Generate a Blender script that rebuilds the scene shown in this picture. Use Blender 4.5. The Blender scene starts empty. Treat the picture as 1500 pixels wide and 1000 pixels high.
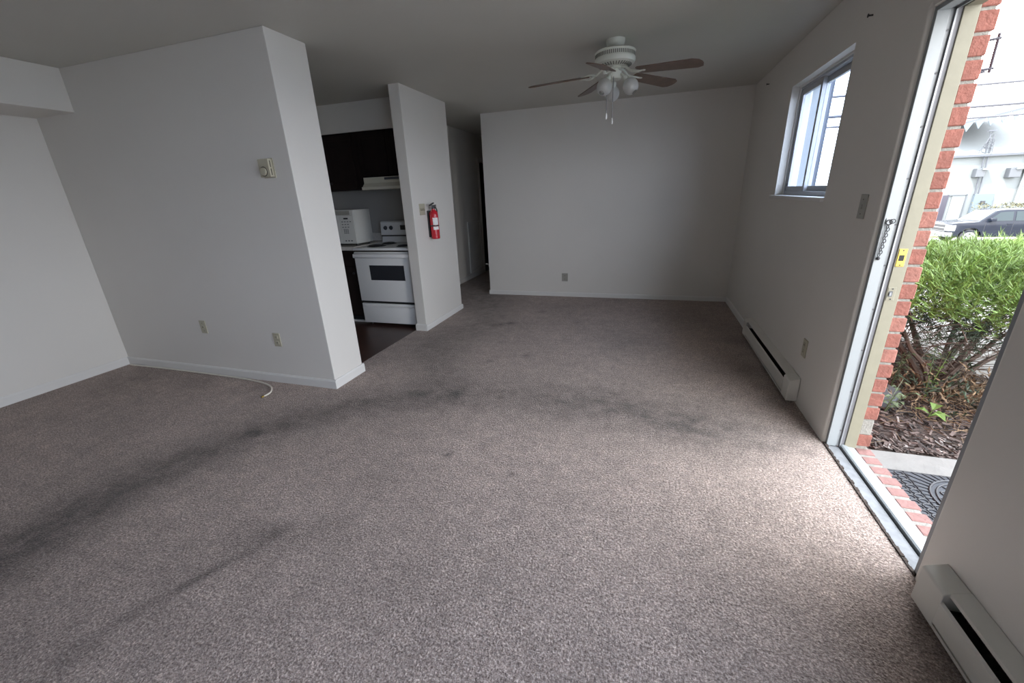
import bpy, bmesh, math, random
from mathutils import Vector, Matrix
random.seed(7)
scene = bpy.context.scene
C = scene.collection

# ------------------------------------------------------------------ camera
cam = bpy.data.cameras.new('camera')
cam.sensor_width = 36.0
cam.lens = 599.25 * 36.0 / 1500.0
cam.clip_start = 0.02
cam.clip_end = 500
camo = bpy.data.objects.new('camera', cam)
C.objects.link(camo)
_r = Vector((0.9529330, 0.3005156, -0.0401133))
_d = Vector((0.0656825, -0.3337985, -0.9403533))
_f = Vector((-0.2959806, 0.8934590, -0.3378262))
camo.matrix_world = Matrix(((_r.x, -_d.x, -_f.x, 0), (_r.y, -_d.y, -_f.y, 0), (_r.z, -_d.z, -_f.z, 1.415), (0, 0, 0, 1)))
scene.camera = camo

# ------------------------------------------------------------------ view, sky, sun
vs = scene.view_settings
vs.view_transform = 'Standard'
vs.look = 'None'
vs.exposure = 0.22
vs.gamma = 1.0
vs.use_curve_mapping = False
scene.cycles.max_bounces = 14
scene.cycles.diffuse_bounces = 8
scene.cycles.transparent_max_bounces = 16

SKY = 11.0
world = bpy.data.worlds.new('sky')
scene.world = world
world.use_nodes = True
nt = world.node_tree
nt.nodes.clear()
wo = nt.nodes.new('ShaderNodeOutputWorld')
bg = nt.nodes.new('ShaderNodeBackground')
tc = nt.nodes.new('ShaderNodeTexCoord')
sp = nt.nodes.new('ShaderNodeSeparateXYZ')
rp = nt.nodes.new('ShaderNodeValToRGB')
rp.color_ramp.elements[0].position = 0.0
rp.color_ramp.elements[0].color = (1.0, 0.99, 0.98, 1)
rp.color_ramp.elements[1].position = 1.0
rp.color_ramp.elements[1].color = (0.80, 0.89, 1.0, 1)
nt.links.new(tc.outputs['Generated'], sp.inputs[0])
nt.links.new(sp.outputs['Z'], rp.inputs[0])
nt.links.new(rp.outputs[0], bg.inputs['Color'])
bg.inputs['Strength'].default_value = SKY
nt.links.new(bg.outputs[0], wo.inputs['Surface'])

sun = bpy.data.lights.new('sun', 'SUN')
sun.energy = 10.0
sun.angle = math.radians(2.0)
sun.color = (1.0, 0.95, 0.86)
suno = bpy.data.objects.new('sun', sun)
C.objects.link(suno)
suno.rotation_euler = Vector((0.42, 0.46, -0.80)).to_track_quat('-Z', 'Y').to_euler()


def portal(y0, y1, z0, z1):
    l = bpy.data.lights.new('daylight_portal', 'AREA')
    l.shape = 'RECTANGLE'
    l.size = y1 - y0
    l.size_y = z1 - z0
    l.cycles.is_portal = True
    o = bpy.data.objects.new('daylight_portal', l)
    C.objects.link(o)
    o.matrix_world = Matrix(((0, 0, 1, 1.30), (1, 0, 0, (y0 + y1) / 2), (0, 1, 0, (z0 + z1) / 2), (0, 0, 0, 1)))
    return o


portal(1.5, 2.48, -0.05, 2.1)
portal(3.15, 4.32, 1.28, 2.16)
portal(-1.75, 0.95, 0.65, 2.2)

# ------------------------------------------------------------------ dimensions
H = 2.44
XR = 1.042      # right wall inner face
YB = 5.739      # back wall face
XL = -4.76      # left wall face
XS = -2.302     # right end of partition / pier face
YS = 2.40       # partition face
YS2 = 2.745
YF = -2.3       # wall behind the camera
YK = 4.68       # kitchen rear wall
YD0, YD1 = 1.54, 2.45   # door opening
ZG = -0.06      # ground outside


# ------------------------------------------------------------------ materials
def new_mat(name):
    m = bpy.data.materials.new(name)
    m.use_nodes = True
    return m, m.node_tree, m.node_tree.nodes['Principled BSDF']


def mat(name, col, rough=0.5, metal=0.0, var=0.0, vscale=8.0, bump=0.0, bscale=60.0, spec=0.5, island=0.0, emit=0.0, detail=4.0):
    m, t, b = new_mat(name)
    b.inputs['Base Color'].default_value = (*col, 1)
    b.inputs['Roughness'].default_value = rough
    b.inputs['Metallic'].default_value = metal
    b.inputs['Specular IOR Level'].default_value = spec
    co = t.nodes.new('ShaderNodeTexCoord')
    if var or island:
        last = None
        hs = t.nodes.new('ShaderNodeHueSaturation')
        hs.inputs['Color'].default_value = (*col, 1)
        if var:
            n = t.nodes.new('ShaderNodeTexNoise')
            n.inputs['Scale'].default_value = vscale
            n.inputs['Detail'].default_value = detail
            t.links.new(co.outputs['Object'], n.inputs['Vector'])
            mr = t.nodes.new('ShaderNodeMapRange')
            mr.inputs['From Min'].default_value = 0.25
            mr.inputs['From Max'].default_value = 0.75
            mr.inputs['To Min'].default_value = 1 - var
            mr.inputs['To Max'].default_value = 1 + var
            t.links.new(n.outputs['Fac'], mr.inputs['Value'])
            last = mr.outputs[0]
        if island:
            g = t.nodes.new('ShaderNodeNewGeometry')
            mr2 = t.nodes.new('ShaderNodeMapRange')
            mr2.inputs['To Min'].default_value = 1 - island
            mr2.inputs['To Max'].default_value = 1 + island
            t.links.new(g.outputs['Random Per Island'], mr2.inputs['Value'])
            if last is None:
                last = mr2.outputs[0]
            else:
                mu = t.nodes.new('ShaderNodeMath')
                mu.operation = 'MULTIPLY'
                t.links.new(last, mu.inputs[0])
                t.links.new(mr2.outputs[0], mu.inputs[1])
                last = mu.outputs[0]
        t.links.new(last, hs.inputs['Value'])
        t.links.new(hs.outputs[0], b.inputs['Base Color'])
    if bump:
        n = t.nodes.new('ShaderNodeTexNoise')
        n.inputs['Scale'].default_value = bscale
        n.inputs['Detail'].default_value = 3
        t.links.new(co.outputs['Object'], n.inputs['Vector'])
        bp = t.nodes.new('ShaderNodeBump')
        bp.inputs['Strength'].default_value = bump
        bp.inputs['Distance'].default_value = 0.01
        t.links.new(n.outputs['Fac'], bp.inputs['Height'])
        t.links.new(bp.outputs[0], b.inputs['Normal'])
    return m


def carpet_mat():
    m, t, b = new_mat('carpet_pile')
    N, L = t.nodes, t.links
    co = N.new('ShaderNodeTexCoord')
    # yarn tufts
    n1 = N.new('ShaderNodeTexNoise'); n1.inputs['Scale'].default_value = 105; n1.inputs['Detail'].default_value = 6; n1.inputs['Roughness'].default_value = 0.85
    L.new(co.outputs['Object'], n1.inputs['Vector'])
    v1 = N.new('ShaderNodeTexVoronoi'); v1.inputs['Scale'].default_value = 150
    L.new(co.outputs['Object'], v1.inputs['Vector'])
    r1 = N.new('ShaderNodeValToRGB')
    e = r1.color_ramp.elements
    e[0].position = 0.36; e[0].color = (0.070, 0.042, 0.034, 1)
    e[1].position = 0.64; e[1].color = (0.86, 0.72, 0.64, 1)
    k = e.new(0.5); k.color = (0.37, 0.281, 0.24, 1)
    L.new(n1.outputs['Fac'], r1.inputs[0])
    # broad unevenness and hand-sized mottling
    prev = r1.outputs[0]
    for sc, lo, hi in ((1.4, 0.84, 1.12), (9.0, 0.84, 1.14), (28.0, 0.78, 1.2)):
        n2 = N.new('ShaderNodeTexNoise'); n2.inputs['Scale'].default_value = sc; n2.inputs['Detail'].default_value = 5; n2.inputs['Roughness'].default_value = 0.65
        L.new(co.outputs['Object'], n2.inputs['Vector'])
        m2 = N.new('ShaderNodeMapRange'); m2.inputs['From Min'].default_value = 0.3; m2.inputs['From Max'].default_value = 0.7
        m2.inputs['To Min'].default_value = lo; m2.inputs['To Max'].default_value = hi
        L.new(n2.outputs['Fac'], m2.inputs['Value'])
        mul = N.new('ShaderNodeMixRGB'); mul.blend_type = 'MULTIPLY'; mul.inputs[0].default_value = 1
        L.new(prev, mul.inputs[1]); L.new(m2.outputs[0], mul.inputs[2])
        prev = mul.outputs[0]
    # trodden dirt, stored on the mesh, with a ragged edge
    at = N.new('ShaderNodeAttribute'); at.attribute_name = 'dirt'
    n3 = N.new('ShaderNodeTexNoise'); n3.inputs['Scale'].default_value = 8; n3.inputs['Detail'].default_value = 9; n3.inputs['Roughness'].default_value = 0.72
    L.new(co.outputs['Object'], n3.inputs['Vector'])
    m3 = N.new('ShaderNodeMapRange'); m3.inputs['From Min'].default_value = 0.3; m3.inputs['From Max'].default_value = 0.7
    m3.inputs['To Min'].default_value = 0.40; m3.inputs['To Max'].default_value = 1.30
    L.new(n3.outputs['Fac'], m3.inputs['Value'])
    dm = N.new('ShaderNodeMath'); dm.operation = 'MULTIPLY'; dm.use_clamp = True
    L.new(at.outputs['Fac'], dm.inputs[0]); L.new(m3.outputs[0], dm.inputs[1])
    mx = N.new('ShaderNodeMixRGB'); mx.blend_type = 'MULTIPLY'
    mx.inputs[2].default_value = (0.19, 0.185, 0.18, 1)
    L.new(dm.outputs[0], mx.inputs[0]); L.new(mul.outputs[0], mx.inputs[1])
    L.new(mx.outputs[0], b.inputs['Base Color'])
    b.inputs['Roughness'].default_value = 0.95
    b.inputs['Specular IOR Level'].default_value = 0.15
    b.inputs['Sheen Weight'].default_value = 0.25
    b.inputs['Sheen Roughness'].default_value = 0.5
    ad = N.new('ShaderNodeMath'); ad.operation = 'SUBTRACT'
    L.new(n1.outputs['Fac'], ad.inputs[0]); L.new(v1.outputs['Distance'], ad.inputs[1])
    bp = N.new('ShaderNodeBump'); bp.inputs['Strength'].default_value = 0.7; bp.inputs['Distance'].default_value = 0.012
    L.new(ad.outputs[0], bp.inputs['Height']); L.new(bp.outputs[0], b.inputs['Normal'])
    return m


def glass_mat(name, tint=(1, 1, 1), refl=0.06):
    m = bpy.data.materials.new(name)
    m.use_nodes = True
    t = m.node_tree
    t.nodes.clear()
    o = t.nodes.new('ShaderNodeOutputMaterial')
    tr = t.nodes.new('ShaderNodeBsdfTransparent'); tr.inputs[0].default_value = (*tint, 1)
    gl = t.nodes.new('ShaderNodeBsdfGlossy'); gl.inputs['Roughness'].default_value = 0.02
    mx = t.nodes.new('ShaderNodeMixShader'); mx.inputs[0].default_value = refl
    t.links.new(tr.outputs[0], mx.inputs[1]); t.links.new(gl.outputs[0], mx.inputs[2]); t.links.new(mx.outputs[0], o.inputs[0])
    return m


def brick_wall_mat():
    m, t, b = new_mat('brick_wall')
    co = t.nodes.new('ShaderNodeTexCoord')
    mp = t.nodes.new('ShaderNodeMapping')
    mp.inputs['Rotation'].default_value = (math.radians(90), 0, math.radians(90))
    br = t.nodes.new('ShaderNodeTexBrick')
    br.inputs['Scale'].default_value = 1.0
    br.inputs['Brick Width'].default_value = 0.21
    br.inputs['Row Height'].default_value = 0.0843
    br.inputs['Mortar Size'].default_value = 0.006
    br.inputs['Color1'].default_value = (0.36, 0.11, 0.075, 1)
    br.inputs['Color2'].default_value = (0.28, 0.08, 0.06, 1)
    br.inputs['Mortar'].default_value = (0.5, 0.47, 0.42, 1)
    t.links.new(co.outputs['Object'], mp.inputs[0])
    t.links.new(mp.outputs[0], br.inputs['Vector'])
    t.links.new(br.outputs['Color'], b.inputs['Base Color'])
    b.inputs['Roughness'].default_value = 0.9
    return m


M = {}
M['wall'] = mat('wall_paint', (0.69, 0.662, 0.615), 0.5, var=0.025, vscale=1.3, bump=0.06, bscale=25)
M['kitchenwallshade'] = mat('kitchen_wall_painted_shade', (0.34, 0.33, 0.31), 0.55, var=0.03, vscale=2.0)  # wall colour darkened to stand in for shade under the cabinets
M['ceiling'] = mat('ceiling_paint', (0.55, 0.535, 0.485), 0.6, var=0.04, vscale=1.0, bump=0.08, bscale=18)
M['trim'] = mat('trim_paint', (0.70, 0.685, 0.655), 0.4)
M['white'] = mat('white_enamel', (0.78, 0.78, 0.77), 0.28)
M['metalwhite'] = mat('white_aluminium', (0.255, 0.272, 0.282), 0.4)
M['aluminium'] = mat('bare_aluminium', (0.26, 0.268, 0.278), 0.45, 0.5)
M['sashgrey'] = mat('sash_grey', (0.42, 0.43, 0.45), 0.45, 0.3)
M['gasket'] = mat('dark_gasket', (0.13, 0.13, 0.14), 0.6)
M['cream'] = mat('cream_painted_wood', (0.185, 0.172, 0.125), 0.6, var=0.06, vscale=14, bump=0.1, bscale=30)
M['brass'] = mat('brass', (0.42, 0.30, 0.06), 0.4, 0.7)
M['black'] = mat('black_void', (0.012, 0.012, 0.012), 0.8)
M['blackplastic'] = mat('black_plastic', (0.02, 0.02, 0.022), 0.4)
M['darkmetal'] = mat('dark_chain_steel', (0.03, 0.03, 0.033), 0.5, 0.5)
M['heater'] = mat('heater_enamel', (0.66, 0.64, 0.585), 0.4, var=0.04, vscale=5)
M['plate'] = mat('almond_plastic', (0.44, 0.41, 0.31), 0.4)
M['greyplate'] = mat('grey_metal_plate', (0.38, 0.37, 0.33), 0.45, 0.3)
M['darkslot'] = mat('dark_slot', (0.05, 0.045, 0.04), 0.6)
M['fanwhite'] = mat('fan_enamel', (0.66, 0.67, 0.60), 0.32)
M['fanvent'] = mat('fan_vent', (0.20, 0.20, 0.175), 0.6)
M['bladewood'] = mat('fan_blade_wood', (0.135, 0.085, 0.06), 0.42, var=0.2, vscale=18)
M['frost'] = mat('frosted_glass', (0.74, 0.74, 0.72), 0.22, spec=0.6)
M['frost'].node_tree.nodes['Principled BSDF'].inputs['Transmission Weight'].default_value = 0.55
M['frost'].node_tree.nodes['Principled BSDF'].inputs['Roughness'].default_value = 0.35
M['bulb'] = mat('bulb_white', (0.85, 0.84, 0.80), 0.3)
M['cabinet'] = mat('dark_cabinet_wood_closet_shade', (0.011, 0.006, 0.005), 0.7, spec=0.25, var=0.3, vscale=9)  # cabinet wood; also darkens the hall closet walls to look unlit
M['kitchenfloor'] = mat('kitchen_vinyl', (0.055, 0.026, 0.018), 0.35, var=0.25, vscale=6)
M['counter'] = mat('counter_laminate', (0.55, 0.52, 0.48), 0.4, var=0.08, vscale=40)
M['hood'] = mat('almond_enamel', (0.62, 0.59, 0.48), 0.35)
M['ovenglass'] = mat('oven_glass', (0.028, 0.03, 0.036), 0.12)
M['mwave'] = mat('microwave_plastic', (0.60, 0.60, 0.57), 0.35)
M['red'] = mat('extinguisher_red', (0.52, 0.018, 0.03), 0.25)
M['paper'] = mat('paper_label', (0.8, 0.8, 0.78), 0.6, var=0.15, vscale=120)
M['cable'] = mat('white_cable', (0.74, 0.69, 0.60), 0.45)
M['concrete'] = mat('concrete', (0.150, 0.147, 0.139), 0.9, var=0.12, vscale=14, bump=0.25, bscale=80)
M['sillgrey'] = mat('threshold_concrete', (0.21, 0.215, 0.225), 0.8, var=0.2, vscale=20, bump=0.2, bscale=60)
M['brick'] = mat('red_brick', (0.185, 0.068, 0.051), 0.9, var=0.2, vscale=22, bump=0.5, bscale=70)
M['brick2'] = mat('red_brick_pale', (0.21, 0.088, 0.068), 0.9, var=0.22, vscale=24, bump=0.5, bscale=70)
M['brickpink'] = mat('worn_sill_brick', (0.20, 0.105, 0.095), 0.9, var=0.15, vscale=24, bump=0.4, bscale=70)
M['mortar'] = mat('mortar', (0.20, 0.19, 0.17), 0.95, var=0.15, vscale=30, bump=0.5, bscale=90)
M['brickwall'] = brick_wall_mat()
M['rubber'] = mat('black_rubber', (0.026, 0.028, 0.036), 0.6)
M['rubberdark'] = mat('black_rubber_rib', (0.012, 0.012, 0.016), 0.5)
M['soil'] = mat('soil', (0.045, 0.032, 0.026), 0.95, var=0.5, vscale=30, bump=0.8, bscale=50)
M['chips'] = mat('bark_chips', (0.055, 0.040, 0.035), 0.9, island=0.8)
M['palechips'] = mat('pale_wood_chips', (0.17, 0.15, 0.14), 0.8, island=0.6)
M['straw'] = mat('dry_needles', (0.14, 0.094, 0.055), 0.9, island=0.5)
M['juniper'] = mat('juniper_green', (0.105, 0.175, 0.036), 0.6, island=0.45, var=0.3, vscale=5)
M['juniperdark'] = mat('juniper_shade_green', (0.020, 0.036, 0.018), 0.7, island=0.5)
M['bark'] = mat('juniper_bark', (0.070, 0.050, 0.040), 0.95, island=0.4)
M['weed'] = mat('weed_green', (0.085, 0.14, 0.030), 0.5, island=0.3)
M['weeddull'] = mat('weed_dull', (0.06, 0.085, 0.040), 0.5, island=0.3)
M['pavement'] = mat('sunlit_pavement', (0.30, 0.30, 0.29), 0.95, var=0.06, vscale=1.5)
M['lawn'] = mat('dry_verge', (0.13, 0.115, 0.065), 0.95, var=0.25, vscale=3)
M['stucco'] = mat('white_stucco', (0.125, 0.138, 0.144), 0.8, var=0.04, vscale=1.5)
M['stuccoblue'] = mat('pale_blue_panel', (0.080, 0.102, 0.124), 0.8)
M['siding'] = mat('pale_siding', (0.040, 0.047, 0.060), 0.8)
M['steelgrey'] = mat('grey_box', (0.06, 0.066, 0.076), 0.5)
M['conduit'] = mat('conduit_grey', (0.05, 0.056, 0.068), 0.6)
M['wire'] = mat('wire', (0.05, 0.05, 0.06), 0.6)
M['truck'] = mat('dark_blue_black_paint', (0.008, 0.010, 0.017), 0.25, spec=0.2)
M['truckglass'] = mat('truck_glass', (0.012, 0.02, 0.024), 0.12, spec=0.25)
M['chrome'] = mat('chrome', (0.20, 0.205, 0.215), 0.3, 0.9)
M['tyre'] = mat('tyre', (0.02, 0.02, 0.022), 0.8)
M['lamp'] = mat('headlight', (0.16, 0.165, 0.17), 0.3)
M['hedge'] = mat('dry_hedge_leaf', (0.085, 0.080, 0.042), 0.8, island=0.5)
M['blackiron'] = mat('black_iron', (0.02, 0.018, 0.03), 0.5)
M['glass'] = glass_mat('window_glass', (0.76, 0.82, 0.92), 0.05)
M['screen'] = glass_mat('insect_screen', (0.62, 0.66, 0.72), 0.01)
M['roof'] = mat('roof_shingle', (0.12, 0.11, 0.10), 0.9)
M['carpet'] = carpet_mat()


# ------------------------------------------------------------------ mesh helpers
class MB:
    def __init__(s):
        s.v, s.f = [], []

    def poly(s, pts, faces):
        n = len(s.v)
        s.v += [tuple(p) for p in pts]
        s.f += [tuple(i + n for i in f) for f in faces]
        return s

    def box(s, x0, x1, y0, y1, z0, z1):
        return s.poly([(x0, y0, z0), (x1, y0, z0), (x1, y1, z0), (x0, y1, z0), (x0, y0, z1), (x1, y0, z1), (x1, y1, z1), (x0, y1, z1)],
                      [(0, 3, 2, 1), (4, 5, 6, 7), (0, 1, 5, 4), (1, 2, 6, 5), (2, 3, 7, 6), (3, 0, 4, 7)])

    def obox(s, c, ax, ay, az, hx, hy, hz):
        c, ax, ay, az = Vector(c), Vector(ax), Vector(ay), Vector(az)
        P = []
        for k in (-1, 1):
            for (i, j) in ((-1, -1), (1, -1), (1, 1), (-1, 1)):
                P.append(c + ax * hx * i + ay * hy * j + az * hz * k)
        return s.poly(P, [(0, 3, 2, 1), (4, 5, 6, 7), (0, 1, 5, 4), (1, 2, 6, 5), (2, 3, 7, 6), (3, 0, 4, 7)])

    def prism(s, poly, axis, a, b):
        # poly: 2-D points in the two other axes (cyclic order), extruded along axis from a to b
        def P(u, v, w):
            return {'x': (w, u, v), 'y': (u, w, v), 'z': (u, v, w)}[axis]
        n = len(poly)
        pts = [P(u, v, a) for u, v in poly] + [P(u, v, b) for u, v in poly]
        fs = [tuple(range(n - 1, -1, -1)), tuple(range(n, 2 * n))]
        for i in range(n):
            j = (i + 1) % n
            fs.append((i, j, n + j, n + i))
        return s.poly(pts, fs)

    def cyl(s, p0, p1, r0, r1=None, n=12, caps=True):
        r1 = r0 if r1 is None else r1
        p0, p1 = Vector(p0), Vector(p1)
        d = (p1 - p0).normalized()
        u = d.cross(Vector((0, 0, 1)) if abs(d.z) < 0.9 else Vector((1, 0, 0))).normalized()
        w = d.cross(u)
        P = []
        for p, r in ((p0, r0), (p1, r1)):
            for i in range(n):
                a = 2 * math.pi * i / n
                P.append(p + u * (r * math.cos(a)) + w * (r * math.sin(a)))
        fs = [(i, (i + 1) % n, n + (i + 1) % n, n + i) for i in range(n)]
        if caps:
            fs += [tuple(range(n - 1, -1, -1)), tuple(range(n, 2 * n))]
        return s.poly(P, fs)

    def lathe(s, prof, c, n=24, axis=(0, 0, 1)):
        # prof: (r, h) along the axis
        d = Vector(axis).normalized()
        u = d.cross(Vector((0, 0, 1)) if abs(d.z) < 0.9 else Vector((1, 0, 0))).normalized()
        w = d.cross(u)
        c = Vector(c)
        P = []
        for r, h in prof:
            for i in range(n):
                a = 2 * math.pi * i / n
                P.append(c + d * h + u * (r * math.cos(a)) + w * (r * math.sin(a)))
        fs = []
        for k in range(len(prof) - 1):
            for i in range(n):
                j = (i + 1) % n
                fs.append((k * n + i, k * n + j, (k + 1) * n + j, (k + 1) * n + i))
        fs.append(tuple(range(n - 1, -1, -1)))
        m = (len(prof) - 1) * n
        fs.append(tuple(range(m, m + n)))
        return s.poly(P, fs)

    def tube(s, pts, r, n=8, r1=None):
        pts = [Vector(p) for p in pts]
        r1 = r if r1 is None else r1
        P, prev = [], None
        for i, p in enumerate(pts):
            d = (pts[min(i + 1, len(pts) - 1)] - pts[max(i - 1, 0)]).normalized()
            if prev is None:
                u = d.cross(Vector((0, 0, 1)) if abs(d.z) < 0.9 else Vector((1, 0, 0))).normalized()
            else:
                u = (prev - d * prev.dot(d)).normalized()
            prev = u
            w = d.cross(u)
            rr = r + (r1 - r) * i / max(1, len(pts) - 1)
            for k in range(n):
                a = 2 * math.pi * k / n
                P.append(p + u * (rr * math.cos(a)) + w * (rr * math.sin(a)))
        fs = []
        for i in range(len(pts) - 1):
            for k in range(n):
                j = (k + 1) % n
                fs.append((i * n + k, i * n + j, (i + 1) * n + j, (i + 1) * n + k))
        fs.append(tuple(range(n - 1, -1, -1)))
        m = (len(pts) - 1) * n
        fs.append(tuple(range(m, m + n)))
        return s.poly(P, fs)

    def torus(s, c, R, r, axis=(0, 0, 1), n=20, k=8, sx=1.0, su=None):
        d = Vector(axis).normalized()
        u = Vector(su).normalized() if su else d.cross(Vector((0, 0, 1)) if abs(d.z) < 0.9 else Vector((1, 0, 0))).normalized()
        w = d.cross(u)
        c = Vector(c)
        P = []
        for i in range(n):
            a = 2 * math.pi * i / n
            rad = u * (math.cos(a) * sx) + w * math.sin(a)
            ct = c + rad * R
            rn = (u * math.cos(a) + w * math.sin(a)).normalized()
            for j in range(k):
                b = 2 * math.pi * j / k
                P.append(ct + rn * (r * math.cos(b)) + d * (r * math.sin(b)))
        fs = []
        for i in range(n):
            for j in range(k):
                i2, j2 = (i + 1) % n, (j + 1) % k
                fs.append((i * k + j, i2 * k + j, i2 * k + j2, i * k + j2))
        return s.poly(P, fs)

    def sphere(s, c, r, n=20, m=12, sc=(1, 1, 1)):
        prof = []
        P = []
        c = Vector(c)
        for i in range(1, m):
            t = math.pi * i / m
            for j in range(n):
                a = 2 * math.pi * j / n
                P.append(c + Vector((r * sc[0] * math.sin(t) * math.cos(a), r * sc[1] * math.sin(t) * math.sin(a), r * sc[2] * math.cos(t))))
        top, bot = len(P), len(P) + 1
        P += [c + Vector((0, 0, r * sc[2])), c - Vector((0, 0, r * sc[2]))]
        fs = []
        for i in range(m - 2):
            for j in range(n):
                k = (j + 1) % n
                fs.append((i * n + j, (i + 1) * n + j, (i + 1) * n + k, i * n + k))
        for j in range(n):
            k = (j + 1) % n
            fs.append((top, j, k))
            fs.append((bot, (m - 2) * n + k, (m - 2) * n + j))
        return s.poly(P, fs)

    def mesh(s, name, m, off, smooth=False, bevel=0.0, seg=2, angle=35, bevel_filter=None):
        me = bpy.data.meshes.new(name)
        me.from_pydata([(x - off[0], y - off[1], z - off[2]) for x, y, z in s.v], [], s.f)
        bm = bmesh.new()
        bm.from_mesh(me)
        bmesh.ops.recalc_face_normals(bm, faces=bm.faces)
        if bevel:
            ed = [e for e in bm.edges if len(e.link_faces) == 2 and e.calc_face_angle(0) > math.radians(30)]
            if bevel_filter:
                ed = [e for e in ed if bevel_filter([Vector(v.co) + Vector(off) for v in e.verts])]
            bmesh.ops.bevel(bm, geom=ed, offset=bevel, segments=seg, affect='EDGES', profile=0.5, clamp_overlap=True)
        bm.to_mesh(me)
        bm.free()
        me.materials.append(M[m] if isinstance(m, str) else m)
        if smooth:
            me.polygons.foreach_set('use_smooth', [True] * len(me.polygons))
            me.set_sharp_from_angle(angle=math.radians(angle))
        return me

    def build(s, name, m, parent=None, smooth=False, bevel=0.0, seg=2, angle=35, bevel_filter=None):
        if parent is not None:
            off = tuple(parent['_o'])
        else:
            xs, ys, zs = zip(*s.v)
            off = ((min(xs) + max(xs)) / 2, (min(ys) + max(ys)) / 2, min(zs))
        o = bpy.data.objects.new(name, s.mesh(name, m, off, smooth, bevel, seg, angle, bevel_filter))
        C.objects.link(o)
        if parent is not None:
            o.parent = parent
        else:
            o.location = off
        o['_o'] = off
        return o


def thing(name, label, cat, loc, group=None):
    o = bpy.data.objects.new(name, None)
    o.empty_display_size = 0.05
    C.objects.link(o)
    o.location = loc
    o['_o'] = tuple(loc)
    o['label'] = label
    o['category'] = cat
    if group:
        o['group'] = group
    return o


def tag(o, label, cat, group=None):
    o['label'] = label
    o['category'] = cat
    if group:
        o['group'] = group
    return o


def struct(o, label=None):
    o['kind'] = 'structure'
    if label:
        o['label'] = label
    return o


def holed(x0, x1, y0, y1, z0, z1, holes, yb=(), zb=()):
    """wall slab of thickness x0..x1 with rectangular holes (y0,y1,z0,z1); welded"""
    ys = sorted({y0, y1, *[h[0] for h in holes], *[h[1] for h in holes], *yb})
    zs = sorted({z0, z1, *[h[2] for h in holes], *[h[3] for h in holes], *zb})
    ys = [y for y in ys if y0 <= y <= y1]
    zs = [z for z in zs if z0 <= z <= z1]
    solid = {}
    for i in range(len(ys) - 1):
        for j in range(len(zs) - 1):
            cy, cz = (ys[i] + ys[i + 1]) / 2, (zs[j] + zs[j + 1]) / 2
            solid[i, j] = not any(h[0] < cy < h[1] and h[2] < cz < h[3] for h in holes)
    b = MB()
    idx = {}

    def vid(x, i, j):
        k = (x, i, j)
        if k not in idx:
            idx[k] = len(b.v)
            b.v.append((x, ys[i], zs[j]))
        return idx[k]
    for (i, j), s in solid.items():
        if not s:
            continue
        b.f.append((vid(x0, i, j), vid(x0, i, j + 1), vid(x0, i + 1, j + 1), vid(x0, i + 1, j)))
        b.f.append((vid(x1, i, j), vid(x1, i + 1, j), vid(x1, i + 1, j + 1), vid(x1, i, j + 1)))
        for (di, dj, a, c) in ((-1, 0, (i, j), (i, j + 1)), (1, 0, (i + 1, j), (i + 1, j + 1)), (0, -1, (i, j), (i + 1, j)), (0, 1, (i, j + 1), (i + 1, j + 1))):
            if not solid.get((i + di, j + dj), False):
                b.f.append((vid(x0, *a), vid(x0, *c), vid(x1, *c), vid(x1, *a)))
    return b


# ================================================================== THE SETTING
# ---- carpet
PATH = [((-2.75, -0.6), 0.30, 0.75), ((-2.62, 0.6), 0.30, 1.0), ((-2.60, 1.16), 0.24, 0.85), ((-2.40, 1.72), 0.22, 0.75), ((-1.92, 2.22), 0.26, 0.75),
        ((-1.40, 2.50), 0.30, 0.60), ((-0.92, 2.60), 0.35, 0.55), ((-0.25, 2.62), 0.36, 0.85), ((0.35, 2.46), 0.34, 0.95), ((0.80, 2.42), 0.24, 0.7)]
PATH2 = [((-1.4, 2.5), 0.3, 0.5), ((-1.75, 3.1), 0.32, 0.5), ((-2.0, 3.6), 0.36, 0.6), ((-1.75, 4.3), 0.40, 0.55), ((-2.1, 5.2), 0.5, 0.7), ((-2.6, 6.4), 0.6, 0.8)]
PATH3 = [((-1.50, 1.10), 0.05, 0.35), ((-1.56, 0.95), 0.028, 0.55), ((-1.63, 0.80), 0.026, 0.8), ((-1.71, 0.66), 0.026, 0.7), ((-1.76, 0.5), 0.05, 0.45), ((-1.80, 0.3), 0.09, 0.45)]
BLOBS = [(-2.413, 1.714, 0.045, 1.2), (-2.36, 1.69, 0.03, 1.2), (-1.92, 2.24, 0.05, 1.0), (-1.62, 2.50, 0.05, 0.9), (-1.38, 2.47, 0.10, 0.55), (-1.33, 2.53, 0.08, 0.5),
         (-0.97, 2.66, 0.025, 1.2), (-0.89, 2.63, 0.025, 1.2), (-0.95, 2.56, 0.02, 1.0), (-1.54, 4.28, 0.06, 0.9), (-1.45, 4.34, 0.05, 1.0), (-1.62, 4.22, 0.04, 1.0),
         (-2.07, 3.47, 0.06, 0.7), (-1.57, 1.02, 0.12, 0.5), (-1.30, 1.15, 0.1, 0.35), (-0.60, 1.72, 0.02, 1.0), (-1.02, 1.80, 0.02, 1.0), (0.42, 2.72, 0.02, 1.0), (0.93, 2.32, 0.03, 0.8),
         (-1.9, 5.0, 0.05, 0.7), (-1.2, 4.9, 0.06, 0.5), (-0.7, 4.5, 0.05, 0.4), (-1.0, 3.4, 0.03, 0.8), (-1.35, 3.7, 0.025, 0.7), (-1.28, 3.2, 0.02, 0.9),
         (-3.6, 2.2, 0.15, 0.3), (-4.3, 2.1, 0.25, 0.35), (-3.0, 2.25, 0.12, 0.3), (-0.1, 3.9, 0.25, 0.18), (0.5, 4.9, 0.4, 0.3), (0.85, 3.5, 0.16, 0.45), (0.9, 4.2, 0.14, 0.4), (0.9, 2.9, 0.1, 0.35)]


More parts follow.
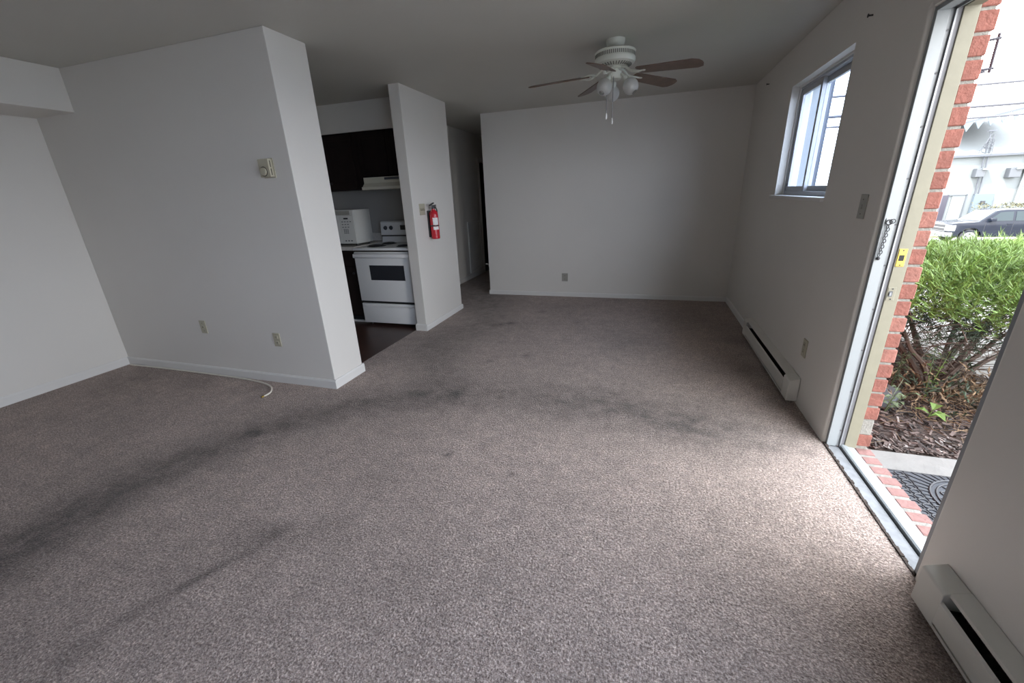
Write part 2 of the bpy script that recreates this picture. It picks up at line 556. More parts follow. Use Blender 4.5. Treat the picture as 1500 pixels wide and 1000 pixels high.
def dirt(x, y):
    d = 0.0
    for path in (PATH, PATH2, PATH3):
        best = 0.0
        for k in range(len(path) - 1):
            (ax, ay), wa, sa = path[k]
            (bx, by), wb, sb = path[k + 1]
            vx, vy = bx - ax, by - ay
            t = max(0, min(1, ((x - ax) * vx + (y - ay) * vy) / (vx * vx + vy * vy)))
            w, s = wa + (wb - wa) * t, sa + (sb - sa) * t
            q = ((x - ax - vx * t) ** 2 + (y - ay - vy * t) ** 2) / (w * w)
            if q < 6:
                best = max(best, s * math.exp(-q * 1.3))
        d = 1 - (1 - d) * (1 - min(0.95, best * 0.92))
    for bx, by, r, s in BLOBS:
        q = ((x - bx) ** 2 + (y - by) ** 2) / (r * r)
        if q < 6:
            d = 1 - (1 - d) * (1 - min(0.95, s * 0.95) * math.exp(-q))
    return d


def carpet(x0, x1, y0, y1, step, idx, V, F, A):
    nx, ny = max(1, round((x1 - x0) / step)), max(1, round((y1 - y0) / step))
    base = len(V)
    for j in range(ny + 1):
        for i in range(nx + 1):
            x, y = x0 + (x1 - x0) * i / nx, y0 + (y1 - y0) * j / ny
            V.append((x, y, 0.0))
            A.append(dirt(x, y))
    for j in range(ny):
        for i in range(nx):
            a = base + j * (nx + 1) + i
            F.append((a, a + 1, a + nx + 2, a + nx + 1))


V, F, A = [], [], []
carpet(XL, XR + 0.012, YF, YS, 0.026, 0, V, F, A)
carpet(-2.44, XR + 0.004, YS, YB, 0.03, 0, V, F, A)
carpet(-3.0, -2.2, YB, 8.6, 0.1, 0, V, F, A)
carpet(-3.0, -2.44, YK + 0.2, YB, 0.1, 0, V, F, A)
me = bpy.data.meshes.new('floor')
me.from_pydata(V, [], F)
att = me.attributes.new('dirt', 'FLOAT', 'POINT')
att.data.foreach_set('value', A)
me.materials.append(M['carpet'])
floor = bpy.data.objects.new('floor', me)
C.objects.link(floor)
struct(floor, 'worn brownish beige cut pile carpet with dark trodden paths')
struct(MB().box(XL, -2.44, YS2, YK, -0.03, -0.004).build('floor_kitchen', 'kitchenfloor'), 'dark brown kitchen floor')
struct(MB().box(-5.2, 1.04, -2.8, 9.0, -0.20, -0.03).build('floor_base', 'concrete'), 'slab under the carpet')

# ---- walls
struct(MB().box(XL - 0.15, XL, YF - 0.15, YK + 0.2, 0, H).build('wall_left', 'wall'))
struct(MB().box(XL, XR, YF - 0.15, YF, 0, H).build('wall_front', 'wall'))
struct(MB().box(-2.212, XR, YB, YB + 0.14, 0, H).build('wall_back', 'wall'))
struct(MB().box(XL, XS, YS, YS2, 0, H).build('wall_partition', 'wall', bevel=0.004, seg=2), 'thick partition wall beside the kitchen opening')
struct(MB().box(-2.42, XS, 3.901, 4.876, 0, H).build('wall_pier', 'wall', bevel=0.004, seg=2), 'narrow wall between kitchen and hall')
struct(MB().box(XL, -2.42, YK, 4.876, 0, H).build('wall_kitchen', 'kitchenwallshade'))
hw = holed(-3.12, -3.0, 4.876, 8.6, 0, H, [(7.55, 8.35, 0, 2.0)])
struct(hw.build('wall_hall_left', 'wall'))
struct(MB().box(-2.212, -2.09, YB + 0.14, 8.6, 0, H).build('wall_hall_right', 'wall'))
struct(MB().box(-3.12, -2.09, 8.6, 8.72, 0, H).build('wall_hall_end', 'wall'))
struct(MB().box(-4.2, -3.12, 7.4, 7.46, 0, H).build('wall_hall_closet_darkened', 'cabinet'))  # closet walls coloured dark so the opening looks unlit
struct(MB().box(-4.2, -4.1, 7.46, 8.6, 0, H).build('wall_closet_side_darkened', 'cabinet'))
struct(MB().box(-4.2, -3.12, 8.5, 8.6, 0, H).build('wall_closet_end_darkened', 'cabinet'))

WIN = (3.165, 4.30, 1.315, 2.135)
WIN2 = (-1.7, 0.90, 0.70, 2.15)
DOOR = (YD0, YD1, 0.0, 2.06)


def jamb_edges(vs_):
    a, b = vs_
    if abs(a.x - XR) > 1e-4 or abs(b.x - XR) > 1e-4:
        return False
    return abs(a.y - b.y) < 1e-4 and (abs(a.y - YD0) < 1e-3 or abs(a.y - YD1) < 1e-3) and max(a.z, b.z) < 2.1


wr = holed(XR, 1.192, YF - 0.15, YB + 0.14, 0, H, [WIN, WIN2, DOOR])
struct(wr.build('wall_right', 'wall', bevel=0.022, seg=5, bevel_filter=jamb_edges, smooth=True, angle=25))
we = holed(1.192, 1.25, -2.8, 9.0, -0.3, 2.75, [(WIN[0] - 0.03, WIN[1] + 0.03, WIN[2] - 0.03, WIN[3] + 0.03), WIN2, (YD0 - 0.03, 2.447, -0.3, 2.09)])
wext = struct(we.build('wall_exterior', 'brickwall'), 'red brick outer wall beside the doorway')
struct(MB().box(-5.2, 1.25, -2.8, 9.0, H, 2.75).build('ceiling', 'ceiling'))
struct(MB().box(-5.8, 1.68, -3.3, 9.4, 2.75, 2.90).build('trim_eave', 'roof'))
struct(MB().box(XL, -4.274, YF, YS, 2.145, H).build('trim_soffit', 'wall', bevel=0.003), 'boxed soffit along the left wall')

# ---- baseboards
def base_y(name, x0, x1, y, face, h=0.075, t=0.013):
    y1 = y + face * t
    prof = [(y, 0.0), (y1, 0.0), (y1, h - 0.012), (y1 - face * 0.006, h), (y, h)]
    return struct(MB().prism(prof, 'x', x0, x1).build(name, 'trim'))


def base_x(name, y0, y1, x, face, h=0.075, t=0.013):
    x1 = x + face * t
    prof = [(x, 0.0), (x1, 0.0), (x1, h - 0.012), (x1 - face * 0.006, h), (x, h)]
    return struct(MB().prism(prof, 'y', y0, y1).build(name, 'trim'))


base_y('baseboard_partition', XL, XS + 0.013, YS, -1)
base_x('baseboard_partition_end', YS, YS2 + 0.013, XS, 1)
base_x('baseboard_left', YF, YS - 0.013, XL, 1)
base_y('baseboard_back', -2.225, XR, YB, -1, h=0.06)
base_y('baseboard_pier_end', -2.432, XS + 0.012, 3.901, -1)
base_x('baseboard_pier', 3.901, 4.888, XS, 1, h=0.06)
base_x('baseboard_right', 4.41, YB - 0.013, XR, -1, h=0.07)
base_x('baseboard_hall', 4.876, 7.5, -3.0, 1, h=0.08)

# ---- door frame
door = thing('door_1', 'white and cream frame of the open entrance doorway', 'door frame', (1.12, 2.0, 0))
del door['category']
struct(door)
ZH = 2.045


def frame_strip(name, x0, x1, d, m, zoff=0.0, bev=0.0):
    """strip running up both jambs and over the head, its face d proud of the nominal opening"""
    for (ya, yb) in ((YD1 - 0.02 - d, YD1 + 0.0), (YD0 - 0.0, YD0 + 0.02 + d)):
        MB().box(x0, x1, ya, yb, 0.0, 2.06).build(name, m, door, bevel=bev)
    MB().box(x0, x1, YD0 + 0.02, YD1 - 0.02, ZH - d, 2.06).build(name, m, door, bevel=bev)


frame_strip('casing_strip', 1.056, 1.100, 0.003, 'metalwhite', bev=0.002)
frame_strip('screw_channel', 1.100, 1.116, -0.002, 'metalwhite')
frame_strip('channel_ridge', 1.116, 1.122, 0.008, 'aluminium')
frame_strip('weatherstrip', 1.122, 1.142, -0.004, 'gasket')
frame_strip('wooden_jamb', 1.142, 1.196, 0.002, 'cream', bev=0.002)
for z in (0.10, 0.34, 0.58, 0.80, 1.02, 1.21, 1.41, 1.62, 1.82, 1.97):
    MB().cyl((1.108, 2.4325, z), (1.108, 2.4300, z), 0.0045, n=8).build('screw', 'gasket', door)
# deadbolt and latch strikes
MB().box(1.146, 1.180, 2.4255, 2.43, 1.015, 1.10).build('deadbolt_strike', 'brass', door, bevel=0.002)
MB().box(1.152, 1.172, 2.4250, 2.4256, 1.043, 1.070).build('bolt_hole', 'black', door)
MB().box(1.145, 1.178, 2.4262, 2.43, 0.848, 0.915).build('latch_strike', 'cream', door, bevel=0.003)
MB().box(1.150, 1.166, 2.4255, 2.4264, 0.868, 0.896).build('latch_hole', 'steelgrey', door)
MB().box(1.152, 1.160, 2.420, 2.427, 0.874, 0.890).build('latch_lip', 'chrome', door)
for z in (1.023, 1.092, 0.856, 0.907):
    MB().cyl((1.163, 2.4260, z), (1.163, 2.4248, z), 0.0035, n=8).build('strike_screw', 'darkmetal', door)
# threshold
thr = MB().box(XR + 0.004, 1.115, YD0, YD1, -0.03, -0.004).build('threshold_slab', 'sillgrey', door)
MB().box(1.115, 1.123, YD0, YD1, -0.03, -0.012).build('threshold_gap', 'black', door)
MB().prism([(1.123, -0.03), (1.123, 0.008), (1.130, 0.012), (1.150, 0.012), (1.156, 0.006), (1.190, 0.000), (1.196, -0.012), (1.196, -0.03)], 'y', YD0, YD1).build('threshold_sill', 'metalwhite', door)
# ragged cut edge of the carpet
b = MB()
y = YD0
while y < YD1 - 0.01:
    w = random.uniform(0.012, 0.035)
    b.box(XR + 0.004, XR + 0.012 + random.uniform(0, 0.008), y, y + w * 0.9, -0.003, 0.004 + random.uniform(0, 0.003))
    y += w
b.build('carpet_edge', 'soil', door)['kind'] = 'stuff'

# ---- brick reveal beside the door, each brick its own part
joint0, pitch = 2.029, 0.0843
for k in range(-1, 25):
    zt = joint0 - k * pitch - 0.006
    zb = zt - pitch + 0.0125
    if k == 22:
        continue
    if zb < -0.07:
        continue
    xo = 1.258 + random.uniform(-0.004, 0.006)
    bb = MB().box(1.1965, xo, 2.4365 + random.uniform(-0.002, 0.002), 2.62, zb, zt)
    br = bb.build('brick', random.choice(['brick', 'brick', 'brick2']), wext, bevel=0.004, seg=1)
MB().box(1.1965, 1.252, 2.438, 2.62, 0.085, 0.175).build('mortar_patch', 'mortar', wext, bevel=0.006)
MB().box(1.1965, 1.2505, 2.443, 2.47, -0.06, 2.09).build('mortar', 'mortar', wext)
# rowlock sill bricks under the threshold
n = 11
for k in range(n):
    y0 = YD0 + 0.005 + k * 0.0845
    MB().box(1.198, 1.276 + random.uniform(-0.005, 0.006), y0, y0 + 0.058, -0.09, -0.008 + random.uniform(-0.002, 0.002)).build('sill_brick', 'brickpink', wext, bevel=0.004, seg=1)
MB().box(1.197, 1.268, YD0 - 0.02, YD1 + 0.03, -0.09, -0.013).build('sill_mortar', 'mortar', wext)

# ---- windows
def slider(idx, W, label, yc, detail=True):
    y0, y1, z0, z1 = W
    w = thing('window_%d' % idx, label, 'window', (1.13, (y0 + y1) / 2, z0))
    del w['category']
    struct(w)
    xa, xb = 1.105, 1.175
    fw = 0.030
    f = MB()
    f.box(xa, xb, y0, y0 + fw, z0, z1).box(xa, xb, y1 - fw, y1, z0, z1)
    f.box(xa, xb, y0 + fw, y1 - fw, z0, z0 + 0.035).box(xa, xb, y0 + fw, y1 - fw, z1 - fw, z1)
    f.build('window_frame', 'sashgrey', w, bevel=0.002)
    # inner (sliding, far) and outer (fixed, near) sashes
    for nm, ya, yb, x0, x1, sw, mm in (('sliding_sash', yc - 0.025, y1 - fw, 1.112, 1.136, 0.034, 'sashgrey'), ('fixed_sash', y0 + fw, yc + 0.025, 1.142, 1.166, 0.034, 'sashgrey')):
        s = MB()
        s.box(x0, x1, ya, ya + sw, z0 + 0.035, z1 - fw).box(x0, x1, yb - sw, yb, z0 + 0.035, z1 - fw)
        s.box(x0, x1, ya + sw, yb - sw, z0 + 0.035, z0 + 0.072).box(x0, x1, ya + sw, yb - sw, z1 - fw - 0.042, z1 - fw)
        so = s.build(nm, mm, w, bevel=0.002)
        MB().box((x0 + x1) / 2 - 0.002, (x0 + x1) / 2 + 0.002, ya + sw - 0.004, yb - sw + 0.004, z0 + 0.066, z1 - fw - 0.038).build('pane', 'glass', so)
    MB().box(1.107, 1.112, y1 - 0.075, y1 - 0.045, z0 + 0.075, z0 + 0.095).build('latch', 'gasket', w)
    st = MB().box(1.018, 1.105, y0 - 0.0, y1 + 0.085, z0 - 0.022, z0 + 0.004)
    st.build('window_sill', 'trim', w, bevel=0.004)
    # white plaster return with a small inner stop
    s2 = MB()
    s2.box(1.096, 1.105, y1 - 0.014, y1, z0, z1).box(1.096, 1.105, y0, y0 + 0.014, z0, z1).box(1.096, 1.105, y0 + 0.014, y1 - 0.014, z1 - 0.014, z1)
    s2.build('inner_stop', 'trim', w)
    b = MB()
    b.box(1.192, 1.27, y1, y1 + 0.03, z0, z1).box(1.192, 1.27, y0 - 0.03, y0, z0, z1).box(1.192, 1.27, y0 - 0.03, y1 + 0.03, z1, z1 + 0.03).box(1.192, 1.27, y0 - 0.03, y1 + 0.03, z0 - 0.03, z0)
    if idx == 1:
        b.build('outer_casing', 'metalwhite', w)
    return w


slider(1, WIN, 'sliding window with grey frame in the right wall', 3.855)
slider(2, WIN2, 'wide sliding window above the near heater', -0.4)

# ================================================================== THINGS INDOORS
# ---- baseboard heaters
def heater(y0, y1, label):
    """along the right wall; y1 far end, y0 near end"""
    h = thing('baseboard_heater', label, 'heater', (XR - 0.035, (y0 + y1) / 2, 0.0), 'baseboard heaters')
    xw, xf = XR - 0.002, XR - 0.067
    ec = 0.115
    zb, zt = 0.022, 0.190
    # top cover: a flat plate falling slightly from the wall to its folded lip
    MB().prism([(xw, zt), (xw, zt - 0.004), (xf + 0.020, zt - 0.020), (xf + 0.020, zt - 0.030), (xf + 0.017, zt - 0.030), (xf + 0.017, zt - 0.017)], 'y', y0 + ec, y1 - ec).build('top_cover', 'heater', h)
    # front panel below the open slot
    MB().prism([(xf, zb + 0.022), (xf + 0.003, zb + 0.022), (xf + 0.003, zt - 0.066), (xf + 0.010, zt - 0.060), (xf + 0.008, zt - 0.057), (xf, zt - 0.063)], 'y', y0 + ec, y1 - ec).build('front_panel', 'heater', h)
    MB().box(xf + 0.002, xf + 0.010, y0 + ec, y1 - ec, zb, zb + 0.012).build('bottom_rail', 'heater', h)
    MB().box(xw - 0.006, xw, y0 + ec, y1 - ec, zb, zt - 0.006).build('back_plate', 'darkslot', h)
    MB().box(xf + 0.012, xw - 0.006, y0 + ec, y1 - ec, zb + 0.004, zb + 0.010).build('bottom_plate', 'darkslot', h)
    # finned element in the slot
    f = MB().cyl((xw - 0.032, y0 + ec, 0.085), (xw - 0.032, y1 - ec, 0.085), 0.010, n=8)
    nf = int((y1 - y0 - 2 * ec) / 0.02)
    for k in range(nf):
        yy = y0 + ec + 0.01 + k * 0.02
        f.box(xw - 0.058, xw - 0.012, yy, yy + 0.001, 0.06, 0.115)
    f.build('heating_element', 'darkslot', h)
    for (a, b_) in ((y0, y0 + ec), (y1 - ec, y1)):
        MB().prism([(xw, zb), (xf, zb), (xf, zt - 0.030), (xf + 0.006, zt - 0.022), (xw, zt)], 'y', a, b_).build('end_cap', 'heater', h, bevel=0.003)
    return h


heater(2.915, 4.375, 'white baseboard heater below the sliding window')
heater(-0.75, 1.42, 'white baseboard heater nearest the camera beside the doorway')

# ---- plates on the walls
def plate(name, label, cat, c, n, w, h, m, kind, group=None):
    """wall plate with centre c on the wall, n = wall normal axis ('x+','x-','y-')"""
    nv = {'x+': Vector((1, 0, 0)), 'x-': Vector((-1, 0, 0)), 'y-': Vector((0, -1, 0))}[n]
    u = Vector((0, 0, 1)).cross(nv)
    z = Vector((0, 0, 1))
    c = Vector(c)
    t = thing(name, label, cat, tuple(c - z * h / 2), group)
    MB().obox(c + nv * 0.003, u, z, nv, w / 2, h / 2, 0.003).build('cover_plate', m, t, bevel=0.002)
    if kind == 'outlet':
        for s in (-1, 1):
            r = MB().obox(c + nv * 0.0075 + z * (0.024 * s), u, z, nv, 0.016, 0.014, 0.0018).build('receptacle', m, t, bevel=0.001)
            sl = MB()
            sl.obox(c + nv * 0.0095 + z * (0.024 * s) + u * 0.006, u, z, nv, 0.0016, 0.005, 0.0006)
            sl.obox(c + nv * 0.0095 + z * (0.024 * s) - u * 0.006, u, z, nv, 0.0016, 0.005, 0.0006)
            sl.build('slots', 'darkslot', t)
    elif kind == 'jack':
        MB().obox(c + nv * 0.007, u, z, nv, 0.010, 0.012, 0.0015).build('socket', m, t)
        MB().obox(c + nv * 0.0088, u, z, nv, 0.005, 0.005, 0.0006).build('slots', 'darkslot', t)
    elif kind == 'switch1':
        MB().obox(c + nv * 0.0085, u, z, nv, 0.005, 0.011, 0.003).build('toggle', m, t, bevel=0.001)
    elif kind == 'switch3':
        for k in (-1, 0, 1):
            MB().obox(c + nv * 0.007 + u * (0.030 * k), u, z, nv, 0.006, 0.013, 0.001).build('switch_slot', 'darkslot', t)
            MB().obox(c + nv * 0.011 + u * (0.030 * k) + z * 0.005, u, z, nv, 0.004, 0.007, 0.005).build('toggle', m, t, bevel=0.001)
    for s in (-1, 1):
        if kind in ('switch1', 'jack'):
            q = c + z * (0.035 * s)
            MB().cyl(q + nv * 0.006, q + nv * 0.0072, 0.003, n=8).build('screw', 'darkmetal', t)
    return t


plate('wall_outlet', 'beige outlet on the partition wall near its right end', 'outlet', (-2.798, YS, 0.383), 'y-', 0.070, 0.114, 'plate', 'outlet', 'electrical outlets')
plate('phone_jack', 'grey phone jack plate higher and left of the partition outlet', 'outlet', (-3.592, YS, 0.447), 'y-', 0.070, 0.114, 'plate', 'jack')
plate('wall_outlet', 'small grey outlet low on the far back wall', 'outlet', (-1.067, YB, 0.277), 'y-', 0.085, 0.114, 'greyplate', 'outlet', 'electrical outlets')
plate('wall_outlet', 'beige outlet above the near end of the long heater', 'outlet', (XR, 2.965, 0.388), 'x-', 0.070, 0.118, 'plate', 'outlet', 'electrical outlets')
plate('light_switch', 'grey single light switch between the window and the doorway', 'switch', (XR, 2.625, 1.285), 'x-', 0.072, 0.118, 'greyplate', 'switch1')
plate('light_switch', 'almond triple light switch left of the fire extinguisher', 'switch', (XS, 4.085, 1.303), 'x+', 0.115, 0.115, 'plate', 'switch3')

# ---- thermostat
t = thing('thermostat', 'small beige thermostat with round dial on the partition wall', 'thermostat', (-2.50, YS, 1.59))
MB().box(-2.545, -2.445, YS - 0.006, YS, 1.588, 1.712).build('back_plate', 'plate', t)
MB().box(-2.540, -2.450, YS - 0.042, YS - 0.006, 1.593, 1.707).build('housing', 'plate', t, bevel=0.004)
MB().cyl((-2.500, YS - 0.042, 1.628), (-2.500, YS - 0.0435, 1.628), 0.031, n=28).build('dial_recess', 'darkslot', t)
MB().lathe([(0.026, 0.0), (0.026, 0.006), (0.022, 0.010), (0.0, 0.010)], (-2.500, YS - 0.043, 1.628), n=28, axis=(0, -1, 0)).build('dial', 'plate', t, smooth=True)
MB().box(-2.4502, -2.4488, YS - 0.030, YS - 0.024, 1.655, 1.695).box(-2.4502, -2.4488, YS - 0.030, YS - 0.024, 1.605, 1.645).build('vent_slots', 'darkslot', t)

# ---- coax cable along the partition
pts = [(-4.70, 2.365, 0.008), (-4.2, 2.372, 0.009), (-3.7, 2.368, 0.010), (-3.35, 2.362, 0.010), (-3.12, 2.345, 0.012), (-2.95, 2.315, 0.013), (-2.84, 2.27, 0.014), (-2.775, 2.21, 0.015), (-2.758, 2.165, 0.014), (-2.768, 2.135, 0.010)]
def smooth_path(p, k=6):
    p = [Vector(q) for q in p]
    out = []
    for i in range(len(p) - 1):
        p0, p1, p2, p3 = p[max(i - 1, 0)], p[i], p[i + 1], p[min(i + 2, len(p) - 1)]
        for j in range(k):
            s = j / k
            out.append(0.5 * ((2 * p1) + (p2 - p0) * s + (2 * p0 - 5 * p1 + 4 * p2 - p3) * s * s + (3 * p1 - p0 - 3 * p2 + p3) * s ** 3))
    out.append(p[-1])
    return out


t = thing('coax_cable', 'white cable lying along the partition baseboard, its end curled out', 'cable', (-3.6, 2.36, 0.0))
MB().tube(smooth_path(pts), 0.0065, n=8).build('cable_sheath', 'cable', t, smooth=True)
MB().cyl((-2.768, 2.137, 0.010), (-2.772, 2.115, 0.008), 0.006, n=10).build('connector', 'brass', t)

# ---- nails in the wall
for (y, z, lab) in ((3.013, 2.212, 'dark nail high on the wall between window and doorway'), (5.137, 2.323, 'dark nail high on the right wall left of the window')):
    t = thing('nail', lab, 'nail', (XR, y, z), 'nails in the right wall')
    MB().cyl((XR, y, z), (XR - 0.02, y, z), 0.004, n=8).build('shank', 'darkmetal', t)
    MB().cyl((XR - 0.020, y, z), (XR - 0.023, y, z), 0.009, n=10).build('head', 'darkmetal', t)

# ---- door chain hanging on the frame
t = thing('door_chain', 'dark security chain hanging from the white door frame', 'chain', (1.078, 2.425, 1.05))
MB().box(1.064, 1.092, 2.4235, 2.427, 1.205, 1.240).build('chain_plate', 'aluminium', t, bevel=0.001)
MB().torus((1.076, 2.419, 1.222), 0.011, 0.0022, axis=(0, 1, 0), n=14, k=6).build('chain_ring', 'darkmetal', t, smooth=True)
MB().torus((1.089, 2.420, 1.226), 0.010, 0.0018, axis=(0, 1, 0.2), n=14, k=6).build('chain_ring', 'darkmetal', t, smooth=True)
for k in range(11):
    z = 1.203 - k * 0.0132
    ax = (0.25 * (1 if k % 2 else -1), 1, 0)
    MB().torus((1.0765 - 0.0006 * k + 0.0022 * (1 if k % 2 else -1), 2.4195, z), 0.0082, 0.0019, axis=ax, n=12, k=5, sx=0.60).build('chain_link', 'darkmetal', t, smooth=True)
MB().sphere((1.069, 2.4195, 1.055), 0.008, n=12, m=8, sc=(1, 0.8, 1.1)).build('chain_bolt', 'darkmetal', t, smooth=True)

# ---- fire extinguisher on the pier
ex, ey, ez = XS + 0.066, 4.212, 0.985
t = thing('fire_extinguisher', 'red fire extinguisher with white label hung on the narrow wall', 'fire extinguisher', (ex, ey, ez))
tank = MB().lathe([(0.0, 0.0), (0.040, 0.0), (0.047, 0.006), (0.047, 0.255), (0.043, 0.278), (0.030, 0.298), (0.017, 0.308), (0.016, 0.325), (0.0, 0.325)], (ex, ey, ez), n=28).build('tank', 'red', t, smooth=True)
def arc_patch(r, a0, a1, z0, z1, n=10):
    b = MB()
    P, fs = [], []
    for i in range(n + 1):
        a = a0 + (a1 - a0) * i / n
        for rr, zz in ((r, z0), (r, z1)):
            P.append((ex + rr * math.cos(a), ey + rr * math.sin(a), zz))
    for i in range(n):
        fs.append((2 * i, 2 * i + 2, 2 * i + 3, 2 * i + 1))
    return b.poly(P, fs)


aim = math.atan2(-ey, -ex)
arc_patch(0.0477, aim - 0.35, aim + 0.95, ez + 0.150, ez + 0.225).build('label_upper', 'paper', tank, smooth=True)
arc_patch(0.0477, aim - 0.35, aim + 0.95, ez + 0.100, ez + 0.132).build('label_lower', 'paper', tank, smooth=True)
MB().lathe([(0.0465, 0), (0.0495, 0.002), (0.0495, 0.012), (0.0465, 0.014)], (ex, ey, ez + 0.134), n=28).build('strap', 'blackplastic', t, smooth=True)
MB().cyl((ex, ey, ez + 0.318), (ex, ey, ez + 0.352), 0.018, 0.015, n=16).build('valve', 'blackplastic', t, smooth=True)
MB().obox((ex, ey - 0.030, ez + 0.366), (0, 1, 0.25), (1, 0, 0), (0, -0.25, 1), 0.045, 0.010, 0.006).build('lever', 'blackplastic', t, bevel=0.002)
MB().obox((ex, ey + 0.028, ez + 0.340), (0, 1, -0.35), (1, 0, 0), (0, 0.35, 1), 0.032, 0.009, 0.005).build('carry_handle', 'blackplastic', t, bevel=0.002)
MB().cyl((ex, ey + 0.018, ez + 0.346), (ex + 0.022, ey + 0.030, ez + 0.346), 0.014, n=16).build('gauge', 'chrome', t)
MB().torus((ex + 0.01, ey - 0.045, ez + 0.345), 0.014, 0.0025, axis=(1, 0.3, 0), n=14, k=6).build('pull_pin', 'chrome', t, smooth=True)
MB().tube(smooth_path([(ex, ey + 0.012, ez + 0.335), (ex + 0.010, ey + 0.058, ez + 0.310), (ex + 0.008, ey + 0.066, ez + 0.240), (ex + 0.006, ey + 0.064, ez + 0.150)]), 0.0065, n=8).build('hose', 'blackplastic', t, smooth=True)
MB().box(XS, XS + 0.018, ey - 0.030, ey + 0.030, ez + 0.02, ez + 0.30).build('wall_bracket', 'blackplastic', t)

# ---- hall: recessed grille panel and doorway trim
t = thing('return_air_grille', 'low framed vent panel on the dim hall wall', 'vent', (-3.0, 7.1, 0.1))
b = MB()
b.box(-3.0, -2.985, 6.84, 6.87, 0.10, 0.99).box(-3.0, -2.985, 7.41, 7.44, 0.10, 0.99).box(-3.0, -2.985, 6.87, 7.41, 0.96, 0.99).box(-3.0, -2.985, 6.87, 7.41, 0.10, 0.13)
b.build('grille_frame', 'trim', t)
b = MB()
for k in range(27):
    z = 0.135 + k * 0.0305
    b.poly([(-2.998, 6.87, z + 0.02), (-2.990, 6.87, z), (-2.990, 7.41, z), (-2.998, 7.41, z + 0.02)], [(0, 1, 2, 3)])
b.build('louvres', 'trim', t)['kind'] = 'stuff'
dt = struct(MB().box(-3.0, -2.985, 7.49, 7.55, 0, 2.06).box(-3.0, -2.985, 8.35, 8.41, 0, 2.06).box(-3.0, -2.985, 7.55, 8.35, 2.0, 2.06).build('trim_1', 'trim'))

# ================================================================== CEILING FAN
fx, fy = -0.305, 3.605
t = thing('ceiling_fan', 'white ceiling fan with five brown blades and globe lights', 'ceiling fan', (fx, fy, 2.0))
MB().lathe([(0.0, 0.0), (0.068, 0.0), (0.068, -0.012), (0.062, -0.030), (0.046, -0.050), (0.034, -0.056), (0.034, -0.080), (0.0, -0.080)], (fx, fy, H), n=32).build('canopy', 'fanwhite', t, smooth=True)
hz = 2.380
house = MB().lathe([(0.0, 0.0), (0.040, 0.0), (0.10, -0.004), (0.138, -0.012), (0.147, -0.020), (0.145, -0.026), (0.141, -0.030), (0.141, -0.058), (0.146, -0.062), (0.147, -0.078), (0.140, -0.092), (0.110, -0.106), (0.075, -0.112), (0.0, -0.112)], (fx, fy, hz), n=48).build('motor_housing', 'fanwhite', t, smooth=True)
b = MB()
for k in range(64):
    a = 2 * math.pi * k / 64
    rr = Vector((math.cos(a), math.sin(a), 0))
    ta = Vector((-math.sin(a), math.cos(a), 0))
    b.obox(Vector((fx, fy, hz - 0.044)) + rr * 0.1415, ta, Vector((0, 0, 1)), rr, 0.0038, 0.0115, 0.0012)
b.build('vent_slots', 'fanvent', house)
b = MB()
for k in range(36):
    a = 2 * math.pi * k / 36
    rr = Vector((math.cos(a), math.sin(a), 0))
    ta = Vector((-math.sin(a), math.cos(a), 0))
    dn = (rr * 0.42 + Vector((0, 0, -0.9))).normalized()
    al = ta.cross(dn)
    b.obox(Vector((fx, fy, hz - 0.1065)) + rr * 0.108, ta, al, dn, 0.0042, 0.015, 0.0025)
b.build('lower_vents', 'fanvent', house)
MB().lathe([(0.0, 0.0), (0.058, 0.0), (0.058, -0.012), (0.030, -0.018), (0.030, -0.028), (0.052, -0.032), (0.054, -0.068), (0.046, -0.082), (0.020, -0.088), (0.0, -0.088)], (fx, fy, hz - 0.110), n=32).build('switch_housing', 'fanwhite', t, smooth=True)
# blades
def blade_meshes():
    zb = 2.222
    pitch_ = math.radians(-13)
    cut = []
    L0, L1 = 0.185, 0.640
    w0, w1 = 0.052, 0.066
    out = [(L0, -w0 * 0.8), (L0 + 0.015, -w0), (L1 - 0.05, -w1), (L1 - 0.012, -w1 * 0.72), (L1, -w1 * 0.2), (L1, w1 * 0.2), (L1 - 0.012, w1 * 0.72), (L1 - 0.05, w1), (L0 + 0.015, w0), (L0, w0 * 0.8)]
    bm = MB()
    P = []
    for s in (0.003, -0.003):
        for (l, w) in out:
            z = zb - 0.075 * (l - 0.15) + s
            P.append((l, w * math.cos(pitch_), z + w * math.sin(pitch_)))
    n = len(out)
    fs = [tuple(range(n)), tuple(range(2 * n - 1, n - 1, -1))] + [(i, (i + 1) % n, n + (i + 1) % n, n + i) for i in range(n)]
    bm.poly(P, fs)
    ir = MB()
    # ornate blade iron: two curved arms, a ring and a plate with bolts
    ir.tube(smooth_path([(0.055, 0.0, hz - 0.118), (0.095, 0.0, hz - 0.128), (0.130, 0.0, zb + 0.004), (0.165, 0, zb - 0.002)]), 0.0085, n=8)
    for s in (-1, 1):
        ir.tube(smooth_path([(0.135, 0.0, zb + 0.002), (0.160, 0.030 * s, zb - 0.004 + 0.007 * s), (0.195, 0.036 * s, zb - 0.008 + 0.008 * s), (0.225, 0.018 * s, zb - 0.009 + 0.004 * s), (0.245, 0.026 * s, zb - 0.010 + 0.006 * s)]), 0.006, n=6)
        ir.cyl((0.245, 0.026 * s, zb - 0.013 + 0.006 * s), (0.245, 0.026 * s, zb - 0.007 + 0.006 * s), 0.011, n=10)
    ir.torus((0.182, 0, zb - 0.007), 0.017, 0.005, n=16, k=6)
    ir.cyl((0.205, 0, zb - 0.014), (0.205, 0, zb - 0.006), 0.012, n=10)
    return bm, ir


